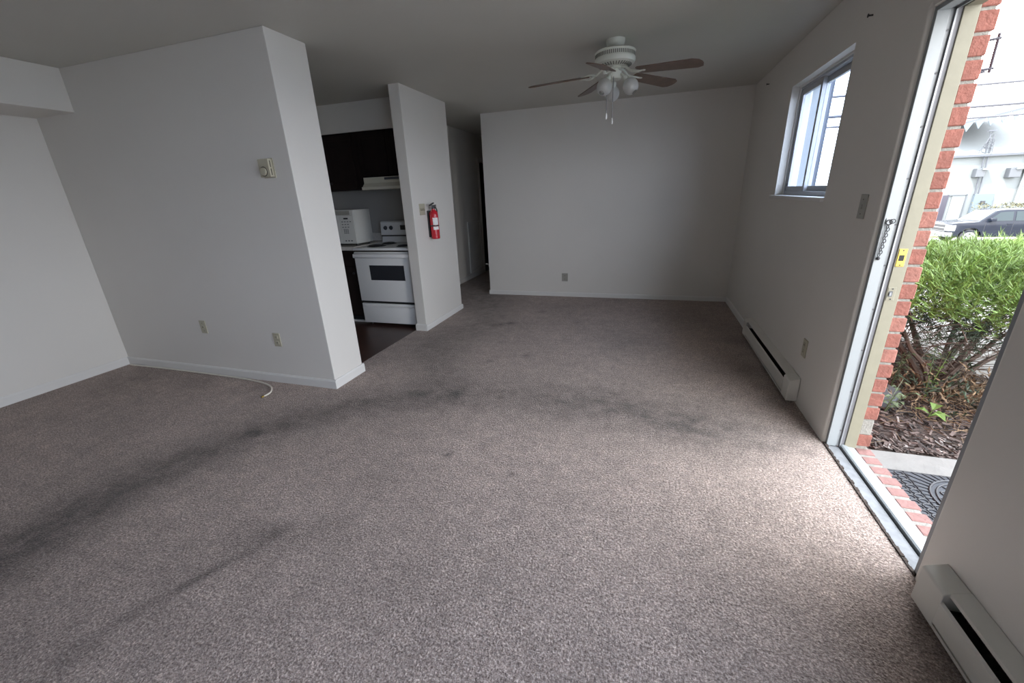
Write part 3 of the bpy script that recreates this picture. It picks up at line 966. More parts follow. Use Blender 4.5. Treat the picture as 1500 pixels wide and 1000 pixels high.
bm_, ir_ = blade_meshes()
bme = bm_.mesh('fan_blade', 'bladewood', (0, 0, 2.0), bevel=0.0)
ime = ir_.mesh('blade_iron', 'fanwhite', (0, 0, 2.0), smooth=True)
for k in range(5):
    a = math.radians(-24.5 + 72 * k)
    o = bpy.data.objects.new('fan_blade', bme)
    C.objects.link(o); o.parent = t
    rot = Matrix.Rotation(math.radians(3.0), 4, 'X') @ Matrix.Rotation(a, 4, 'Z')
    o.matrix_local = Matrix.Translation((0, 0, 0.22)) @ rot @ Matrix.Translation((0, 0, -0.22))
    i_ = bpy.data.objects.new('blade_iron', ime)
    C.objects.link(i_); i_.parent = o
# light kit: arms, holders, globes
LZ = hz - 0.168
for k, a in enumerate((244, 338, 100)):
    a = math.radians(a)
    d = Vector((math.cos(a), math.sin(a), 0))
    c0 = Vector((fx, fy, LZ)) + d * 0.040
    c1 = Vector((fx, fy, LZ - 0.004)) + d * 0.066
    ax = (d * 0.62 + Vector((0, 0, -0.78))).normalized()
    c2 = c1 + ax * 0.022
    arm = MB().tube(smooth_path([tuple(c0), tuple(c1), tuple(c2)]), 0.010, n=10).build('light_arm', 'fanwhite', t, smooth=True)
    MB().lathe([(0.0, 0.0), (0.017, 0.0), (0.024, 0.010), (0.024, 0.034), (0.0, 0.034)], tuple(c2 - ax * 0.004), n=20, axis=tuple(ax)).build('lamp_holder', 'fanwhite', arm, smooth=True)
    g0 = c2 + ax * 0.028
    prof = [(0.021, 0.0)]
    for j in range(1, 13):
        th = math.radians(158 - j * 10.6)
        prof.append((0.056 * math.sin(th), 0.052 - 0.056 * math.cos(math.pi - th) * 1.0))
    # clean globe profile, open at its far end
    prof = [(0.022, 0.004)] + [(0.056 * math.sin(math.radians(q)), 0.058 - 0.056 * math.cos(math.radians(q))) for q in range(25, 165, 9)]
    gl = MB()
    n = 24
    gl.lathe(prof, tuple(g0), n=n, axis=tuple(ax))
    gl.f = gl.f[:-2]
    gl.build('glass_globe', 'frost', arm, smooth=True)
    MB().sphere(tuple(g0 + ax * 0.048), 0.024, n=14, m=8).build('light_bulb', 'bulb', arm, smooth=True)
for (x, y, z0, z1, nm) in ((fx - 0.048, fy - 0.02, 2.205, 1.965, 'pull_chain'), (fx - 0.001, fy - 0.05, 2.20, 1.925, 'pull_chain')):
    c = MB().cyl((x, y, z0), (x, y, z1), 0.0030, n=6).build(nm, 'aluminium', t)
    MB().lathe([(0.0, 0.0), (0.003, 0.0), (0.006, -0.012), (0.0075, -0.030), (0.005, -0.040), (0.0, -0.042)], (x, y, z1 + 0.004), n=12).build('chain_pull', 'bulb', c, smooth=True)

# ================================================================== KITCHEN
struct(MB().box(XL, -2.42, 4.35, YK, 2.148, H).build('trim_kitchen_soffit', 'wall'), 'boxed soffit above the kitchen cabinets')


def cab_door(x0, x1, z0, z1, y, parent, knob=None):
    d = MB().box(x0, x1, y - 0.018, y, z0, z1).build('cabinet_door', 'cabinet', parent, bevel=0.003)
    w = 0.055
    f = MB()
    f.box(x0, x0 + w, y - 0.026, y - 0.018, z0, z1).box(x1 - w, x1, y - 0.026, y - 0.018, z0, z1).box(x0 + w, x1 - w, y - 0.026, y - 0.018, z0, z0 + w).box(x0 + w, x1 - w, y - 0.026, y - 0.018, z1 - w, z1)
    f.build('door_rails', 'cabinet', d, bevel=0.002)
    if knob:
        MB().lathe([(0.006, 0), (0.006, 0.012), (0.014, 0.018), (0.014, 0.026), (0.0, 0.030)], (knob[0], y - 0.026, knob[1]), n=14, axis=(0, -1, 0)).build('knob', 'darkmetal', d, smooth=True)


t = thing('wall_cabinet', 'dark wooden wall cabinet above the microwave', 'cabinet', (-3.65, 4.5, 1.54), 'kitchen wall cabinets')
MB().box(-4.10, -3.20, 4.37, YK, 1.54, 2.147).build('carcass', 'cabinet', t)
cab_door(-4.08, -3.655, 1.56, 2.125, 4.37, t, (-3.70, 1.62))
cab_door(-3.645, -3.275, 1.56, 2.125, 4.37, t, (-3.60, 1.62))
t = thing('wall_cabinet', 'short dark wall cabinet above the range hood', 'cabinet', (-2.81, 4.5, 1.66), 'kitchen wall cabinets')
MB().box(-3.198, -2.422, 4.37, YK, 1.665, 2.147).build('carcass', 'cabinet', t)
cab_door(-3.18, -2.82, 1.685, 2.125, 4.37, t)
cab_door(-2.81, -2.44, 1.685, 2.125, 4.37, t)

t = thing('range_hood', 'almond range hood under the short dark cabinet', 'range hood', (-2.8, 4.45, 1.53))
MB().prism([(4.27, 1.535), (4.27, 1.560), (4.31, 1.600), (4.31, 1.662), (YK, 1.662), (YK, 1.535)], 'x', -3.14, -2.425).build('canopy', 'hood', t)
MB().box(-2.86, -2.60, 4.302, 4.31, 1.630, 1.655).build('control_strip', 'steelgrey', t)
MB().box(-3.145, -2.423, 4.262, 4.272, 1.530, 1.562).build('front_lip', 'hood', t, bevel=0.002)

# stove
sx0, sx1, sy = -3.185, -2.428, 3.975
t = thing('stove', 'white electric stove with dark oven window', 'stove', ((sx0 + sx1) / 2, 4.3, 0.0))
MB().box(sx0, sx1, sy + 0.035, 4.655, 0.025, 0.885).build('body', 'white', t)
MB().box(sx0 - 0.004, sx1 + 0.002, sy + 0.005, 4.655, 0.885, 0.912).build('cooktop', 'white', t, bevel=0.006, smooth=True)
MB().box(sx0 + 0.01, sx1 - 0.01, sy + 0.02, sy + 0.036, 0.845, 0.885).build('upper_gap', 'darkslot', t)
od = MB().box(sx0 + 0.006, sx1 - 0.006, sy, sy + 0.034, 0.300, 0.868).build('oven_door', 'white', t, bevel=0.006, smooth=True)
MB().box(-2.995, -2.545, sy - 0.002, sy + 0.002, 0.550, 0.720).build('oven_window', 'ovenglass', od, bevel=0.001)
MB().prism([(sy + 0.002, 0.800), (sy - 0.030, 0.806), (sy - 0.036, 0.818), (sy - 0.034, 0.848), (sy + 0.002, 0.856)], 'x', sx0 + 0.012, sx1 - 0.012).build('handle', 'white', od, bevel=0.004, smooth=True)
MB().box(sx0 + 0.006, sx1 - 0.006, sy + 0.02, sy + 0.036, 0.272, 0.300).build('lower_gap', 'black', t)
dr = MB().box(sx0 + 0.006, sx1 - 0.006, sy + 0.002, sy + 0.034, 0.035, 0.272).build('storage_drawer', 'white', t, bevel=0.008, smooth=True)
MB().prism([(sy + 0.004, 0.225), (sy - 0.010, 0.232), (sy - 0.012, 0.246), (sy + 0.004, 0.252)], 'x', sx0 + 0.05, sx1 - 0.05).build('drawer_lip', 'white', dr)
bgd = MB().prism([(4.56, 0.905), (4.585, 0.985), (4.560, 1.000), (4.575, 1.150), (4.590, 1.165), (4.655, 1.165), (4.655, 0.905)], 'x', sx0, sx1).build('backguard', 'white', t, bevel=0.003)
MB().box(sx0 + 0.005, sx1 - 0.005, 4.560, 4.575, 0.985, 0.998).build('trim_groove', 'darkslot', bgd)
for x in (-3.115, -3.035, -2.58, -2.50):
    MB().lathe([(0.026, 0), (0.026, 0.004), (0.018, 0.008), (0.016, 0.024), (0.0, 0.026)], (x, 4.570, 1.085), n=18, axis=(0, -1, 0.08)).build('control_knob', 'steelgrey', bgd, smooth=True)
MB().box(-2.90, -2.71, 4.562, 4.575, 1.06, 1.115).build('clock_panel', 'darkslot', bgd)
for (x, y, r) in ((-2.99, 4.16, 0.095), (-2.62, 4.16, 0.075), (-2.99, 4.42, 0.075), (-2.62, 4.42, 0.095)):
    dp = MB().lathe([(0.0, 0.0), (r + 0.012, 0.0), (r + 0.014, 0.004), (r + 0.004, 0.006), (0.0, 0.003)], (x, y, 0.911), n=28).build('drip_pan', 'blackplastic', t, smooth=True)
    pts = []
    for k in range(90):
        a = k * 0.28
        rr = 0.018 + (r - 0.018) * k / 89
        pts.append((x + rr * math.cos(a), y + rr * math.sin(a), 0.921))
    MB().tube(pts, 0.0045, n=6).build('coil_burner', 'blackplastic', t, smooth=True)
for x in (sx0 + 0.05, sx1 - 0.05):
    for y in (sy + 0.08, 4.6):
        MB().cyl((x, y, -0.004), (x, y, 0.03), 0.015, n=10).build('foot', 'blackplastic', t)

# base cabinet and counter
t = thing('base_cabinet', 'dark wooden base cabinet left of the stove', 'cabinet', (-3.9, 4.35, 0.0))
MB().box(-4.70, -3.192, 4.04, YK, 0.09, 0.88).build('carcass', 'cabinet', t)
MB().box(-4.70, -3.192, 4.10, YK, -0.004, 0.09).build('toe_kick', 'black', t)
MB().box(-4.70, -3.192, 4.088, 4.10, -0.004, 0.02).build('toe_strip', 'trim', t)
for (a, b_) in ((-3.62, -3.21), (-4.05, -3.64), (-4.48, -4.07)):
    cab_door(a, b_, 0.11, 0.68, 4.04, t, (b_ - 0.03, 0.62))
    dd = MB().box(a, b_, 4.020, 4.04, 0.70, 0.865).build('drawer', 'cabinet', t, bevel=0.003)
    MB().lathe([(0.006, 0), (0.006, 0.012), (0.014, 0.018), (0.014, 0.026), (0.0, 0.030)], ((a + b_) / 2, 4.020, 0.78), n=14, axis=(0, -1, 0)).build('knob', 'darkmetal', dd, smooth=True)
t = thing('countertop', 'pale laminate countertop under the microwave', 'countertop', (-3.9, 4.35, 0.88))
MB().box(-4.70, -3.190, 4.005, YK, 0.880, 0.922).build('worktop', 'counter', t, bevel=0.004)
MB().box(-4.70, -3.190, 4.655, YK, 0.922, 1.02).build('backsplash', 'counter', t, bevel=0.003)

# microwave
mx0, mx1, my0, my1, mz0, mz1 = -3.70, -3.205, 4.10, 4.42, 0.945, 1.325
t = thing('microwave', 'white microwave oven standing on the countertop', 'microwave', ((mx0 + mx1) / 2, (my0 + my1) / 2, 0.922))
MB().box(mx0, mx1, my0 + 0.022, my1, mz0, mz1).build('housing', 'mwave', t, bevel=0.006, smooth=True)
MB().box(mx0 + 0.002, mx1 - 0.205, my0, my0 + 0.022, mz0 + 0.004, mz1 - 0.062).build('door', 'mwave', t, bevel=0.004)
MB().box(mx0 + 0.05, mx1 - 0.25, my0 - 0.002, my0 + 0.001, mz0 + 0.05, mz1 - 0.10).build('door_window', 'ovenglass', t)
MB().box(mx0 + 0.002, mx1 - 0.002, my0 + 0.004, my0 + 0.022, mz1 - 0.060, mz1 - 0.004).build('top_vent', 'mwave', t, bevel=0.002)
MB().box(mx0 + 0.02, mx1 - 0.045, my0 + 0.002, my0 + 0.005, mz1 - 0.054, mz1 - 0.010).build('vent_grille', 'greyplate', t)
cp = MB().box(mx1 - 0.203, mx1 - 0.002, my0, my0 + 0.022, mz0 + 0.004, mz1 - 0.062).build('control_panel', 'mwave', t, bevel=0.003)
MB().box(mx1 - 0.135, mx1 - 0.075, my0 - 0.0015, my0 + 0.001, mz1 - 0.103, mz1 - 0.086).build('display', 'black', cp)
b = MB()
px0 = mx1 - 0.170
for r, zz in enumerate((mz1 - 0.130, mz1 - 0.160, mz1 - 0.190)):
    for k in range(4 if r == 0 else 3):
        b.box(px0 + k * 0.037, px0 + k * 0.037 + 0.022, my0 - 0.0012, my0 + 0.001, zz - 0.004, zz + 0.004)
for r in range(4):
    for k in range(3):
        b.box(px0 + 0.016 + k * 0.024, px0 + 0.032 + k * 0.024, my0 - 0.0012, my0 + 0.001, mz1 - 0.215 - r * 0.014 - 0.004, mz1 - 0.215 - r * 0.014 + 0.004)
for k in range(3):
    b.box(px0 + 0.012 + k * 0.040, px0 + 0.034 + k * 0.040, my0 - 0.0012, my0 + 0.001, mz0 + 0.030, mz0 + 0.042)
b.build('keypad', 'steelgrey', cp)
for x in (mx0 + 0.04, mx1 - 0.04):
    for y in (my0 + 0.05, my1 - 0.04):
        MB().cyl((x, y, 0.922), (x, y, mz0 + 0.002), 0.012, n=10).build('foot', 'blackplastic', t)

# ================================================================== OUTDOORS
def gz(y):
    if y < 7:
        return ZG - 0.03
    if y < 26:
        s = (y - 7) / 19
        return ZG - 0.03 - 2.21 * (s * s * (3 - 2 * s))
    return -2.3


def terrain(name, x0, x1, ys, m, dz=0.0):
    b = MB()
    P, fs = [], []
    for y in ys:
        P += [(x0, y, gz(y) + dz), (x1, y, gz(y) + dz)]
    for i in range(len(ys) - 1):
        fs.append((2 * i, 2 * i + 1, 2 * i + 3, 2 * i + 2))
    return struct(b.poly(P, fs).build(name, m))


terrain('ground_paving', 1.25, 70, [-25, 0, 5, 7] + [7 + k for k in range(1, 20)] + [28, 30, 60, 110], 'pavement')
terrain('ground_rear', -60, 1.25, [9.0, 10, 12, 14, 16, 18, 20, 22, 24, 26, 60, 110], 'pavement')
struct(MB().box(1.2, 60, 34.0, 40.5, -2.3, -2.22).build('ground_verge', 'lawn'), 'dry grass verge behind the pickup')
struct(MB().box(1.276, 3.2, -1.0, 2.545, ZG - 0.12, ZG).build('walkway', 'concrete', bevel=0.008), 'pale concrete step outside the doorway')
bedp = [(1.25, 2.55), (3.0, 2.55), (2.75, 3.2), (2.62, 3.7), (2.5, 4.3), (2.2, 6.0), (1.25, 6.2)]
struct(MB().prism(bedp, 'z', ZG - 0.1, ZG - 0.012).build('ground_planting_bed', 'soil'), 'dark mulch bed beside the brick wall')


def in_bed(x, y):
    lim = 3.0
    for (xa, ya), (xb, yb) in zip(bedp[1:], bedp[2:]):
        if ya <= y <= yb:
            lim = xa + (xb - xa) * (y - ya) / max(1e-6, yb - ya)
    return 1.26 < x < lim and 2.56 < y < 6.0


rnd = random.Random(3)
b = MB()
pale = MB()
st_ = MB()
for k in range(3600):
    x, y = rnd.uniform(1.27, 2.95), 2.565 + 2.2 * rnd.random() ** 1.6
    if not in_bed(x, y):
        continue
    a = rnd.uniform(0, math.pi)
    tl = rnd.uniform(-0.5, 0.5)
    u = Vector((math.cos(a), math.sin(a), tl)).normalized()
    v = Vector((-math.sin(a), math.cos(a), rnd.uniform(-0.6, 0.6))).normalized()
    w = u.cross(v).normalized()
    v = w.cross(u)
    (pale if rnd.random() < 0.10 else b).obox((x, y, ZG - 0.004 + rnd.uniform(0, 0.022)), u, v, w, rnd.uniform(0.008, 0.030), rnd.uniform(0.003, 0.009), rnd.uniform(0.001, 0.003))
o = b.build('bark_mulch', 'chips')
o['kind'] = 'stuff'
tag(o, 'dark bark mulch chips covering the planting bed', 'mulch')
pale.build('pale_chips', 'palechips', o)['kind'] = 'stuff'
for k in range(1500):
    x, y = rnd.gauss(2.25, 0.33), rnd.gauss(3.35, 0.38)
    if not in_bed(x, y):
        continue
    a = rnd.uniform(0, math.pi)
    u = Vector((math.cos(a), math.sin(a), rnd.uniform(-0.3, 0.5)))
    p = Vector((x, y, ZG + rnd.uniform(0.0, 0.05)))
    st_.tube([p - u * 0.05, p + u * rnd.uniform(0.02, 0.07)], 0.0016, n=3)
o = st_.build('needle_litter', 'straw')
o['kind'] = 'stuff'
tag(o, 'dry tan needles and twigs heaped under the juniper', 'litter')
t = thing('stone', 'flat grey stone against the brick wall in the mulch', 'stone', (1.62, 3.35, ZG))
MB().prism([(1.42, 3.12), (1.66, 3.10), (1.80, 3.30), (1.74, 3.55), (1.48, 3.58)], 'z', ZG - 0.02, ZG + 0.055).build('stone_block', 'steelgrey', t, bevel=0.012)

# ---- rubber mat with raised pattern
t = thing('door_mat', 'black rubber door mat with pebble and medallion pattern', 'door mat', (1.75, 1.85, ZG))
mx, my, MX, MY = 1.288, 1.80, 1.87, 2.345
MB().box(mx, MX, my, MY, ZG, ZG + 0.006).build('mat_base', 'rubber', t, bevel=0.002)
rb = MB()
cx, cy = (mx + MX) / 2, (my + MY) / 2 + 0.04
zr = ZG + 0.0075


def rib(pts, r=0.0042):
    rb.tube([(x, y, zr) for x, y in pts], r, n=5)


def ring(x, y, rx, ry, r=0.0042, n=20, rot=0.0):
    rib([(x + rx * math.cos(q * 2 * math.pi / n) * math.cos(rot) - ry * math.sin(q * 2 * math.pi / n) * math.sin(rot),
          y + rx * math.cos(q * 2 * math.pi / n) * math.sin(rot) + ry * math.sin(q * 2 * math.pi / n) * math.cos(rot)) for q in range(n + 1)], r)


ring(cx, cy, 0.170, 0.190, 0.006, 40)
ring(cx, cy, 0.146, 0.165, 0.005, 40)
ring(cx, cy, 0.05, 0.055, 0.005, 24)
for k in range(8):
    a = k * math.pi / 4 + 0.2
    ring(cx + 0.097 * math.cos(a), cy + 0.108 * math.sin(a), 0.036, 0.022, 0.004, 16, a)
    rib([(cx + 0.07 * math.cos(a + 0.39), cy + 0.064 * math.sin(a + 0.39)), (cx + 0.142 * math.cos(a + 0.39), cy + 0.161 * math.sin(a + 0.39))])
for s_ in (0, 0.09):
    rib([(mx + 0.006 + s_, my + 0.006 + s_), (MX - 0.006 - s_, my + 0.006 + s_), (MX - 0.006 - s_, MY - 0.006), (mx + 0.006 + s_, MY - 0.006), (mx + 0.006 + s_, my + 0.006 + s_)])
rm = random.Random(5)
yy = my + 0.03
while yy < MY - 0.02:
    for side in (0, 1):
        for q in (0.026, 0.068):
            xx = mx + q if side == 0 else MX - q
            ring(xx, yy + (0.016 if q > 0.05 else 0), 0.019, 0.016, 0.004, 12, rm.uniform(-0.3, 0.3))
    yy += 0.036
for k in range(44):
    a = 2 * math.pi * (k + 0.3) / 44
    d = (math.cos(a), math.sin(a))
    p0 = (cx + 0.176 * d[0], cy + 0.196 * d[1])
    lx = 0.20 / abs(d[0]) if abs(d[0]) > 1e-3 else 9
    ly = ((MY - 0.008 - cy) if d[1] > 0 else (cy - my - 0.008)) / abs(d[1]) if abs(d[1]) > 1e-3 else 9
    sl = min(lx, ly)
    p1 = (cx + sl * d[0], cy + sl * d[1])
    if math.hypot(p1[0] - cx, p1[1] - cy) > math.hypot(p0[0] - cx, p0[1] - cy) + 0.01:
        rib([p0, p1])
rb.build('raised_pattern', 'rubberdark', t, smooth=True)

# ---- juniper shrub
J = Vector((2.02, 3.42, ZG - 0.02))
t = thing('juniper_shrub', 'spreading green juniper shrub with bare lower branches outside the door', 'shrub', tuple(J))
rj = random.Random(11)


def branch(p, tip, r, sag=0.0, k=6):
    p, tip = Vector(p), Vector(tip)
    pts = []
    for i in range(k + 1):
        s = i / k
        q = p.lerp(tip, s)
        q.z += math.sin(s * math.pi) * sag
        if 0 < i < k:
            q += Vector((rj.uniform(-1, 1), rj.uniform(-1, 1), rj.uniform(-1, 1))) * 0.018
        pts.append(q)
    return smooth_path(pts, 3)


main = [(2.9, 4.3, 0.54), (1.75, 4.2, 0.54), (2.35, 4.9, 0.52), (3.3, 4.9, 0.54), (1.72, 3.55, 0.54), (2.55, 3.6, 0.50), (3.0, 3.9, 0.46), (2.0, 4.6, 0.54), (2.75, 4.7, 0.56)]
limbs = []
for m_ in main:
    pth = branch(J + Vector((rj.uniform(-0.04, 0.04), rj.uniform(-0.04, 0.04), 0)), m_, 0.03, 0.03)
    limbs.append(pth)
    MB().tube(pth, 0.027 if len(limbs) < 5 else 0.020, n=7, r1=0.008).build('branch', 'bark', t, smooth=True)
tw = MB()
for pth in limbs:
    for k in range(30):
        q = pth[rj.randrange(int(len(pth) * 0.25), len(pth))]
        e_ = q + Vector((rj.uniform(-0.28, 0.30), rj.uniform(-0.28, 0.30), rj.uniform(-0.10, 0.30)))
        tw.tube([q, q.lerp(e_, 0.5) + Vector((rj.uniform(-.03, .03), rj.uniform(-.03, .03), rj.uniform(-.03, .04))), e_], 0.004, n=4, r1=0.0012)
for k in range(520):
    x, y = rj.uniform(1.6, 3.5), rj.uniform(3.0, 5.1)
    z = rj.uniform(0.34, 0.55)
    a = rj.uniform(0, 2 * math.pi)
    L = rj.uniform(0.06, 0.2)
    tw.tube([(x, y, z), (x + L * math.cos(a), y + L * math.sin(a), z + rj.uniform(-0.02, 0.12))], 0.0028, n=3, r1=0.001)
for k in range(1100):
    x, y = rj.uniform(1.95, 3.0), rj.uniform(3.15, 4.3)
    z = rj.uniform(0.26, 0.52)
    a = rj.uniform(-0.5, 1.6)
    L = rj.uniform(0.08, 0.22)
    tw.tube([(x, y, z), (x + L * math.cos(a), y + L * math.sin(a), z + rj.uniform(0.0, 0.10))], 0.0024, n=3, r1=0.001)
o = tw.build('twigs', 'bark', t)
o['kind'] = 'stuff'


def top_z(x, y):
    # low domed crown
    q = ((x - 2.75) / 1.35) ** 2 + ((y - 4.15) / 1.25) ** 2
    return 0.58 + 0.22 * max(0.0, 1 - q) ** 0.6 if q < 1 else None


def spray(b, p, d, L, n=7, w=0.006):
    d = d.normalized()
    sd = d.cross(Vector((0, 0, 1)))
    if sd.length < 0.1:
        sd = Vector((1, 0, 0))
    sd.normalize()
    up = sd.cross(d)
    for k in range(n):
        s = (k + 0.4) / n
        base = p + d * (L * s * 0.8)
        side = (1 if k % 2 else -1)
        dr = (d * rj.uniform(0.8, 1.2) + sd * (side * rj.uniform(0.2, 0.6)) + up * rj.uniform(-0.25, 0.4)).normalized()
        l = L * rj.uniform(0.22, 0.40)
        ww = sd.cross(dr)
        if ww.length < 0.1:
            ww = up
        q = dr.cross(Vector((rj.uniform(-1, 1), rj.uniform(-1, 1), rj.uniform(-1, 1))))
        q = q.normalized() * w if q.length > 0.05 else up * w
        b.poly([base - q * 0.6, base + dr * l * 0.5 - q, base + dr * l, base + dr * l * 0.5 + q, base + q * 0.6], [(0, 1, 2, 3, 4)])


fol = MB()
dk = MB()
cnt = 0
while cnt < 12500:
    x, y = rj.uniform(1.56, 4.05), rj.uniform(2.92, 5.4)
    tz = top_z(x, y)
    if tz is None:
        continue
    cnt += 1
    out = Vector(((x - 2.75) * 0.5, (y - 4.15) * 0.5, 0.0))
    z = tz + rj.uniform(-0.10, 0.03) + 0.02 * math.sin(x * 9) * math.cos(y * 8)
    d = out + Vector((rj.uniform(-0.8, 0.8), rj.uniform(-0.9, 0.6), rj.uniform(0.15, 0.9)))
    spray(fol, Vector((x, y, z)), d, rj.uniform(0.10, 0.19), 15, 0.0019)
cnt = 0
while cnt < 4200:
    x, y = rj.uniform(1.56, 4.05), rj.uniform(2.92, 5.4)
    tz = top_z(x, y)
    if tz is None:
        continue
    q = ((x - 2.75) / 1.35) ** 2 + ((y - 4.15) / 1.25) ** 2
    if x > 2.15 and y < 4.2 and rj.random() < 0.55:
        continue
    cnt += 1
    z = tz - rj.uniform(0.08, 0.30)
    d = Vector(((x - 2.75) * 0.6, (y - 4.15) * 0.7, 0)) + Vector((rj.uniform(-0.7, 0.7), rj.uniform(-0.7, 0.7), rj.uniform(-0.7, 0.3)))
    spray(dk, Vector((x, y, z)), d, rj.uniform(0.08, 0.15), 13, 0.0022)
o = fol.build('foliage', 'juniper', t)
o['kind'] = 'stuff'
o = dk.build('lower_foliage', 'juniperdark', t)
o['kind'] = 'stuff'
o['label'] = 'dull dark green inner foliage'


# ---- weeds at the foot of the juniper
def leaf(b, p, d, L, w, droop=0.3):
    d = Vector(d).normalized()
    sd = d.cross(Vector((0, 0, 1)))
    sd = sd.normalized() if sd.length > 0.05 else Vector((1, 0, 0))
    p = Vector(p)
    m1 = p + d * L * 0.45 + Vector((0, 0, 0.02 * L))
    tp = p + d * L - Vector((0, 0, droop * L))
    b.poly([p, m1 + sd * w + Vector((0, 0, w * 0.3)), tp, m1 - sd * w + Vector((0, 0, w * 0.3)), m1], [(0, 1, 4), (1, 2, 4), (2, 3, 4), (3, 0, 4)])


def weed(loc, h, nst, m, label, leafL, spread=0.4, name='weed', group='weeds in the mulch bed'):
    w = thing(name, label, 'plant', loc, group)
    st = MB()
    lf = []
    for k in range(nst):
        a = rj.uniform(0, 2 * math.pi)
        tip = Vector(loc) + Vector((math.cos(a) * spread * h, math.sin(a) * spread * h, h * rj.uniform(0.75, 1.05)))
        st.tube([Vector(loc), Vector(loc).lerp(tip, 0.5) + Vector((0, 0, 0.02)), tip], 0.0035, n=5, r1=0.0015)
        nl = max(4, int(h / 0.035))
        for j in range(nl):
            s = 0.25 + 0.75 * j / nl
            q = Vector(loc).lerp(tip, s)
            b2 = j * 2.4
            lf.append((q, (math.cos(b2), math.sin(b2), 0.35), leafL * rj.uniform(0.7, 1.15)))
    st.build('stem', m, w)
    for q, d, L in lf:
        bb = MB()
        leaf(bb, q, d, L, L * 0.24)
        bb.build('leaf', m, w)
    return w


weed((1.93, 3.30, ZG), 0.44, 2, 'weed', 'tall yellow green weed rising in front of the juniper branches', 0.055, 0.12)
weed((1.82, 3.02, ZG), 0.10, 1, 'weed', 'small bright seedling with long leaves in the dark mulch', 0.12, 0.2)
weed((1.60, 3.05, ZG), 0.22, 3, 'weeddull', 'dull green ivy like weed close to the brick edge', 0.07, 0.5)
weed((1.80, 3.45, ZG), 0.40, 2, 'weeddull', 'tall dull weed between the stone and the juniper trunk', 0.06, 0.2)
dj = thing('juniper_seedling', 'low browned juniper sprout at the foot of the shrub', 'plant', (2.05, 3.25, ZG))
b, b2 = MB(), MB()
for k in range(150):
    p = Vector((2.05 + rj.gauss(0, 0.16), 3.27 + rj.gauss(0, 0.14), ZG + abs(rj.gauss(0.08, 0.08))))
    spray(b if k % 2 else b2, p, Vector((rj.uniform(-1, 1), rj.uniform(-1, 1), rj.uniform(0.1, 1))), rj.uniform(0.06, 0.12), 7, 0.005)
o = b.build('dry_sprays', 'straw', dj); o['kind'] = 'stuff'; o['label'] = 'tan dead sprays'
o = b2.build('green_sprays', 'juniperdark', dj); o['kind'] = 'stuff'

# ---- iron bracket on the outer wall
t = thing('lantern_bracket', 'thin dark iron bracket seen against the sky past the brick edge', 'bracket', (1.3, 2.86, 1.85))
yb_ = 2.86
for (pa, pb) in (((1.25, yb_, 1.985), (1.515, yb_, 2.010)), ((1.505, yb_, 2.03), (1.509, yb_, 1.87)), ((1.25, yb_, 1.870), (1.52, yb_, 1.888)), ((1.25, yb_, 1.81), (1.49, yb_, 1.878))):
    MB().cyl(pa, pb, 0.006, n=8).build('iron_bar', 'blackiron', t)
MB().box(1.25, 1.262, yb_ - 0.02, yb_ + 0.02, 1.79, 2.03).build('mounting_plate', 'blackiron', t)

# ---- neighbouring wing seen through the window
t = thing('neighbouring_wing', 'pale vertically panelled house wall seen through the sliding window', 'building', (1.3, 11, gz(9)))
MB().box(-6.0, 2.93, 9.45, 14.0, gz(9) - 0.6, 5.0).build('wall_block', 'siding', t)
x = 1.30
while x < 2.88:
    w = 0.10 if x < 2.4 else 0.38
    MB().box(x, min(x + w, 2.95), 9.40, 9.45, gz(9) - 0.4, 5.0).build('siding_board', 'siding', t, bevel=0.004, seg=1)
    x += w + 0.02

# ---- pickup truck parked across the way
ty, tz, tx = 30.4, -2.3, 16.42
t = thing('pickup_truck', 'dark blue black pickup truck parked in front of the white building', 'truck', (tx + 2.9, ty + 1.0, tz))
W = 2.0
def T(x, z):
    return (tx + x, tz + z)


lower = [T(0.0, 0.55), T(0.02, 1.05), T(0.10, 1.16), T(1.30, 1.24), T(5.75, 1.24), T(5.80, 0.55), T(5.05, 0.50)]
for a in range(0, 181, 20):
    lower.append(T(4.55 + 0.52 * math.cos(math.radians(a)), 0.42 + 0.50 * math.sin(math.radians(a))))
lower += [T(4.0, 0.42), T(1.50, 0.42)]
for a in range(0, 181, 20):
    lower.append(T(0.95 + 0.52 * math.cos(math.radians(a)), 0.42 + 0.50 * math.sin(math.radians(a))))
lower += [T(0.30, 0.45)]
body = MB().prism(lower, 'y', ty, ty + W).build('body', 'truck', t, bevel=0.03, seg=2, smooth=True)
cab = MB()
cabp = [(1.25, 1.22), (1.95, 1.80), (2.25, 1.85), (3.70, 1.85), (3.95, 1.78), (4.02, 1.22)]
P = [(tx + x, ty + 0.02 + (0.14 if z > 1.5 else 0.0), tz + z) for x, z in cabp] + [(tx + x, ty + W - 0.02 - (0.14 if z > 1.5 else 0.0), tz + z) for x, z in cabp]
n = len(cabp)
cab.poly(P, [tuple(range(n)), tuple(range(2 * n - 1, n - 1, -1))] + [(i, (i + 1) % n, n + (i + 1) % n, n + i) for i in range(n)])
cabo = cab.build('cab', 'truck', t, bevel=0.025, smooth=True)
def side_glass(poly):
    b = MB()
    P = [(tx + x, ty + 0.012 + 0.14 * (z - 1.22) / 0.6 - 0.004, tz + z) for x, z in poly]
    P2 = [(x, y + 0.02, z) for x, y, z in P]
    n = len(poly)
    b.poly(P + P2, [tuple(range(n)), tuple(range(2 * n - 1, n - 1, -1))] + [(i, (i + 1) % n, n + (i + 1) % n, n + i) for i in range(n)])
    b.build('side_window', 'truckglass', cabo)


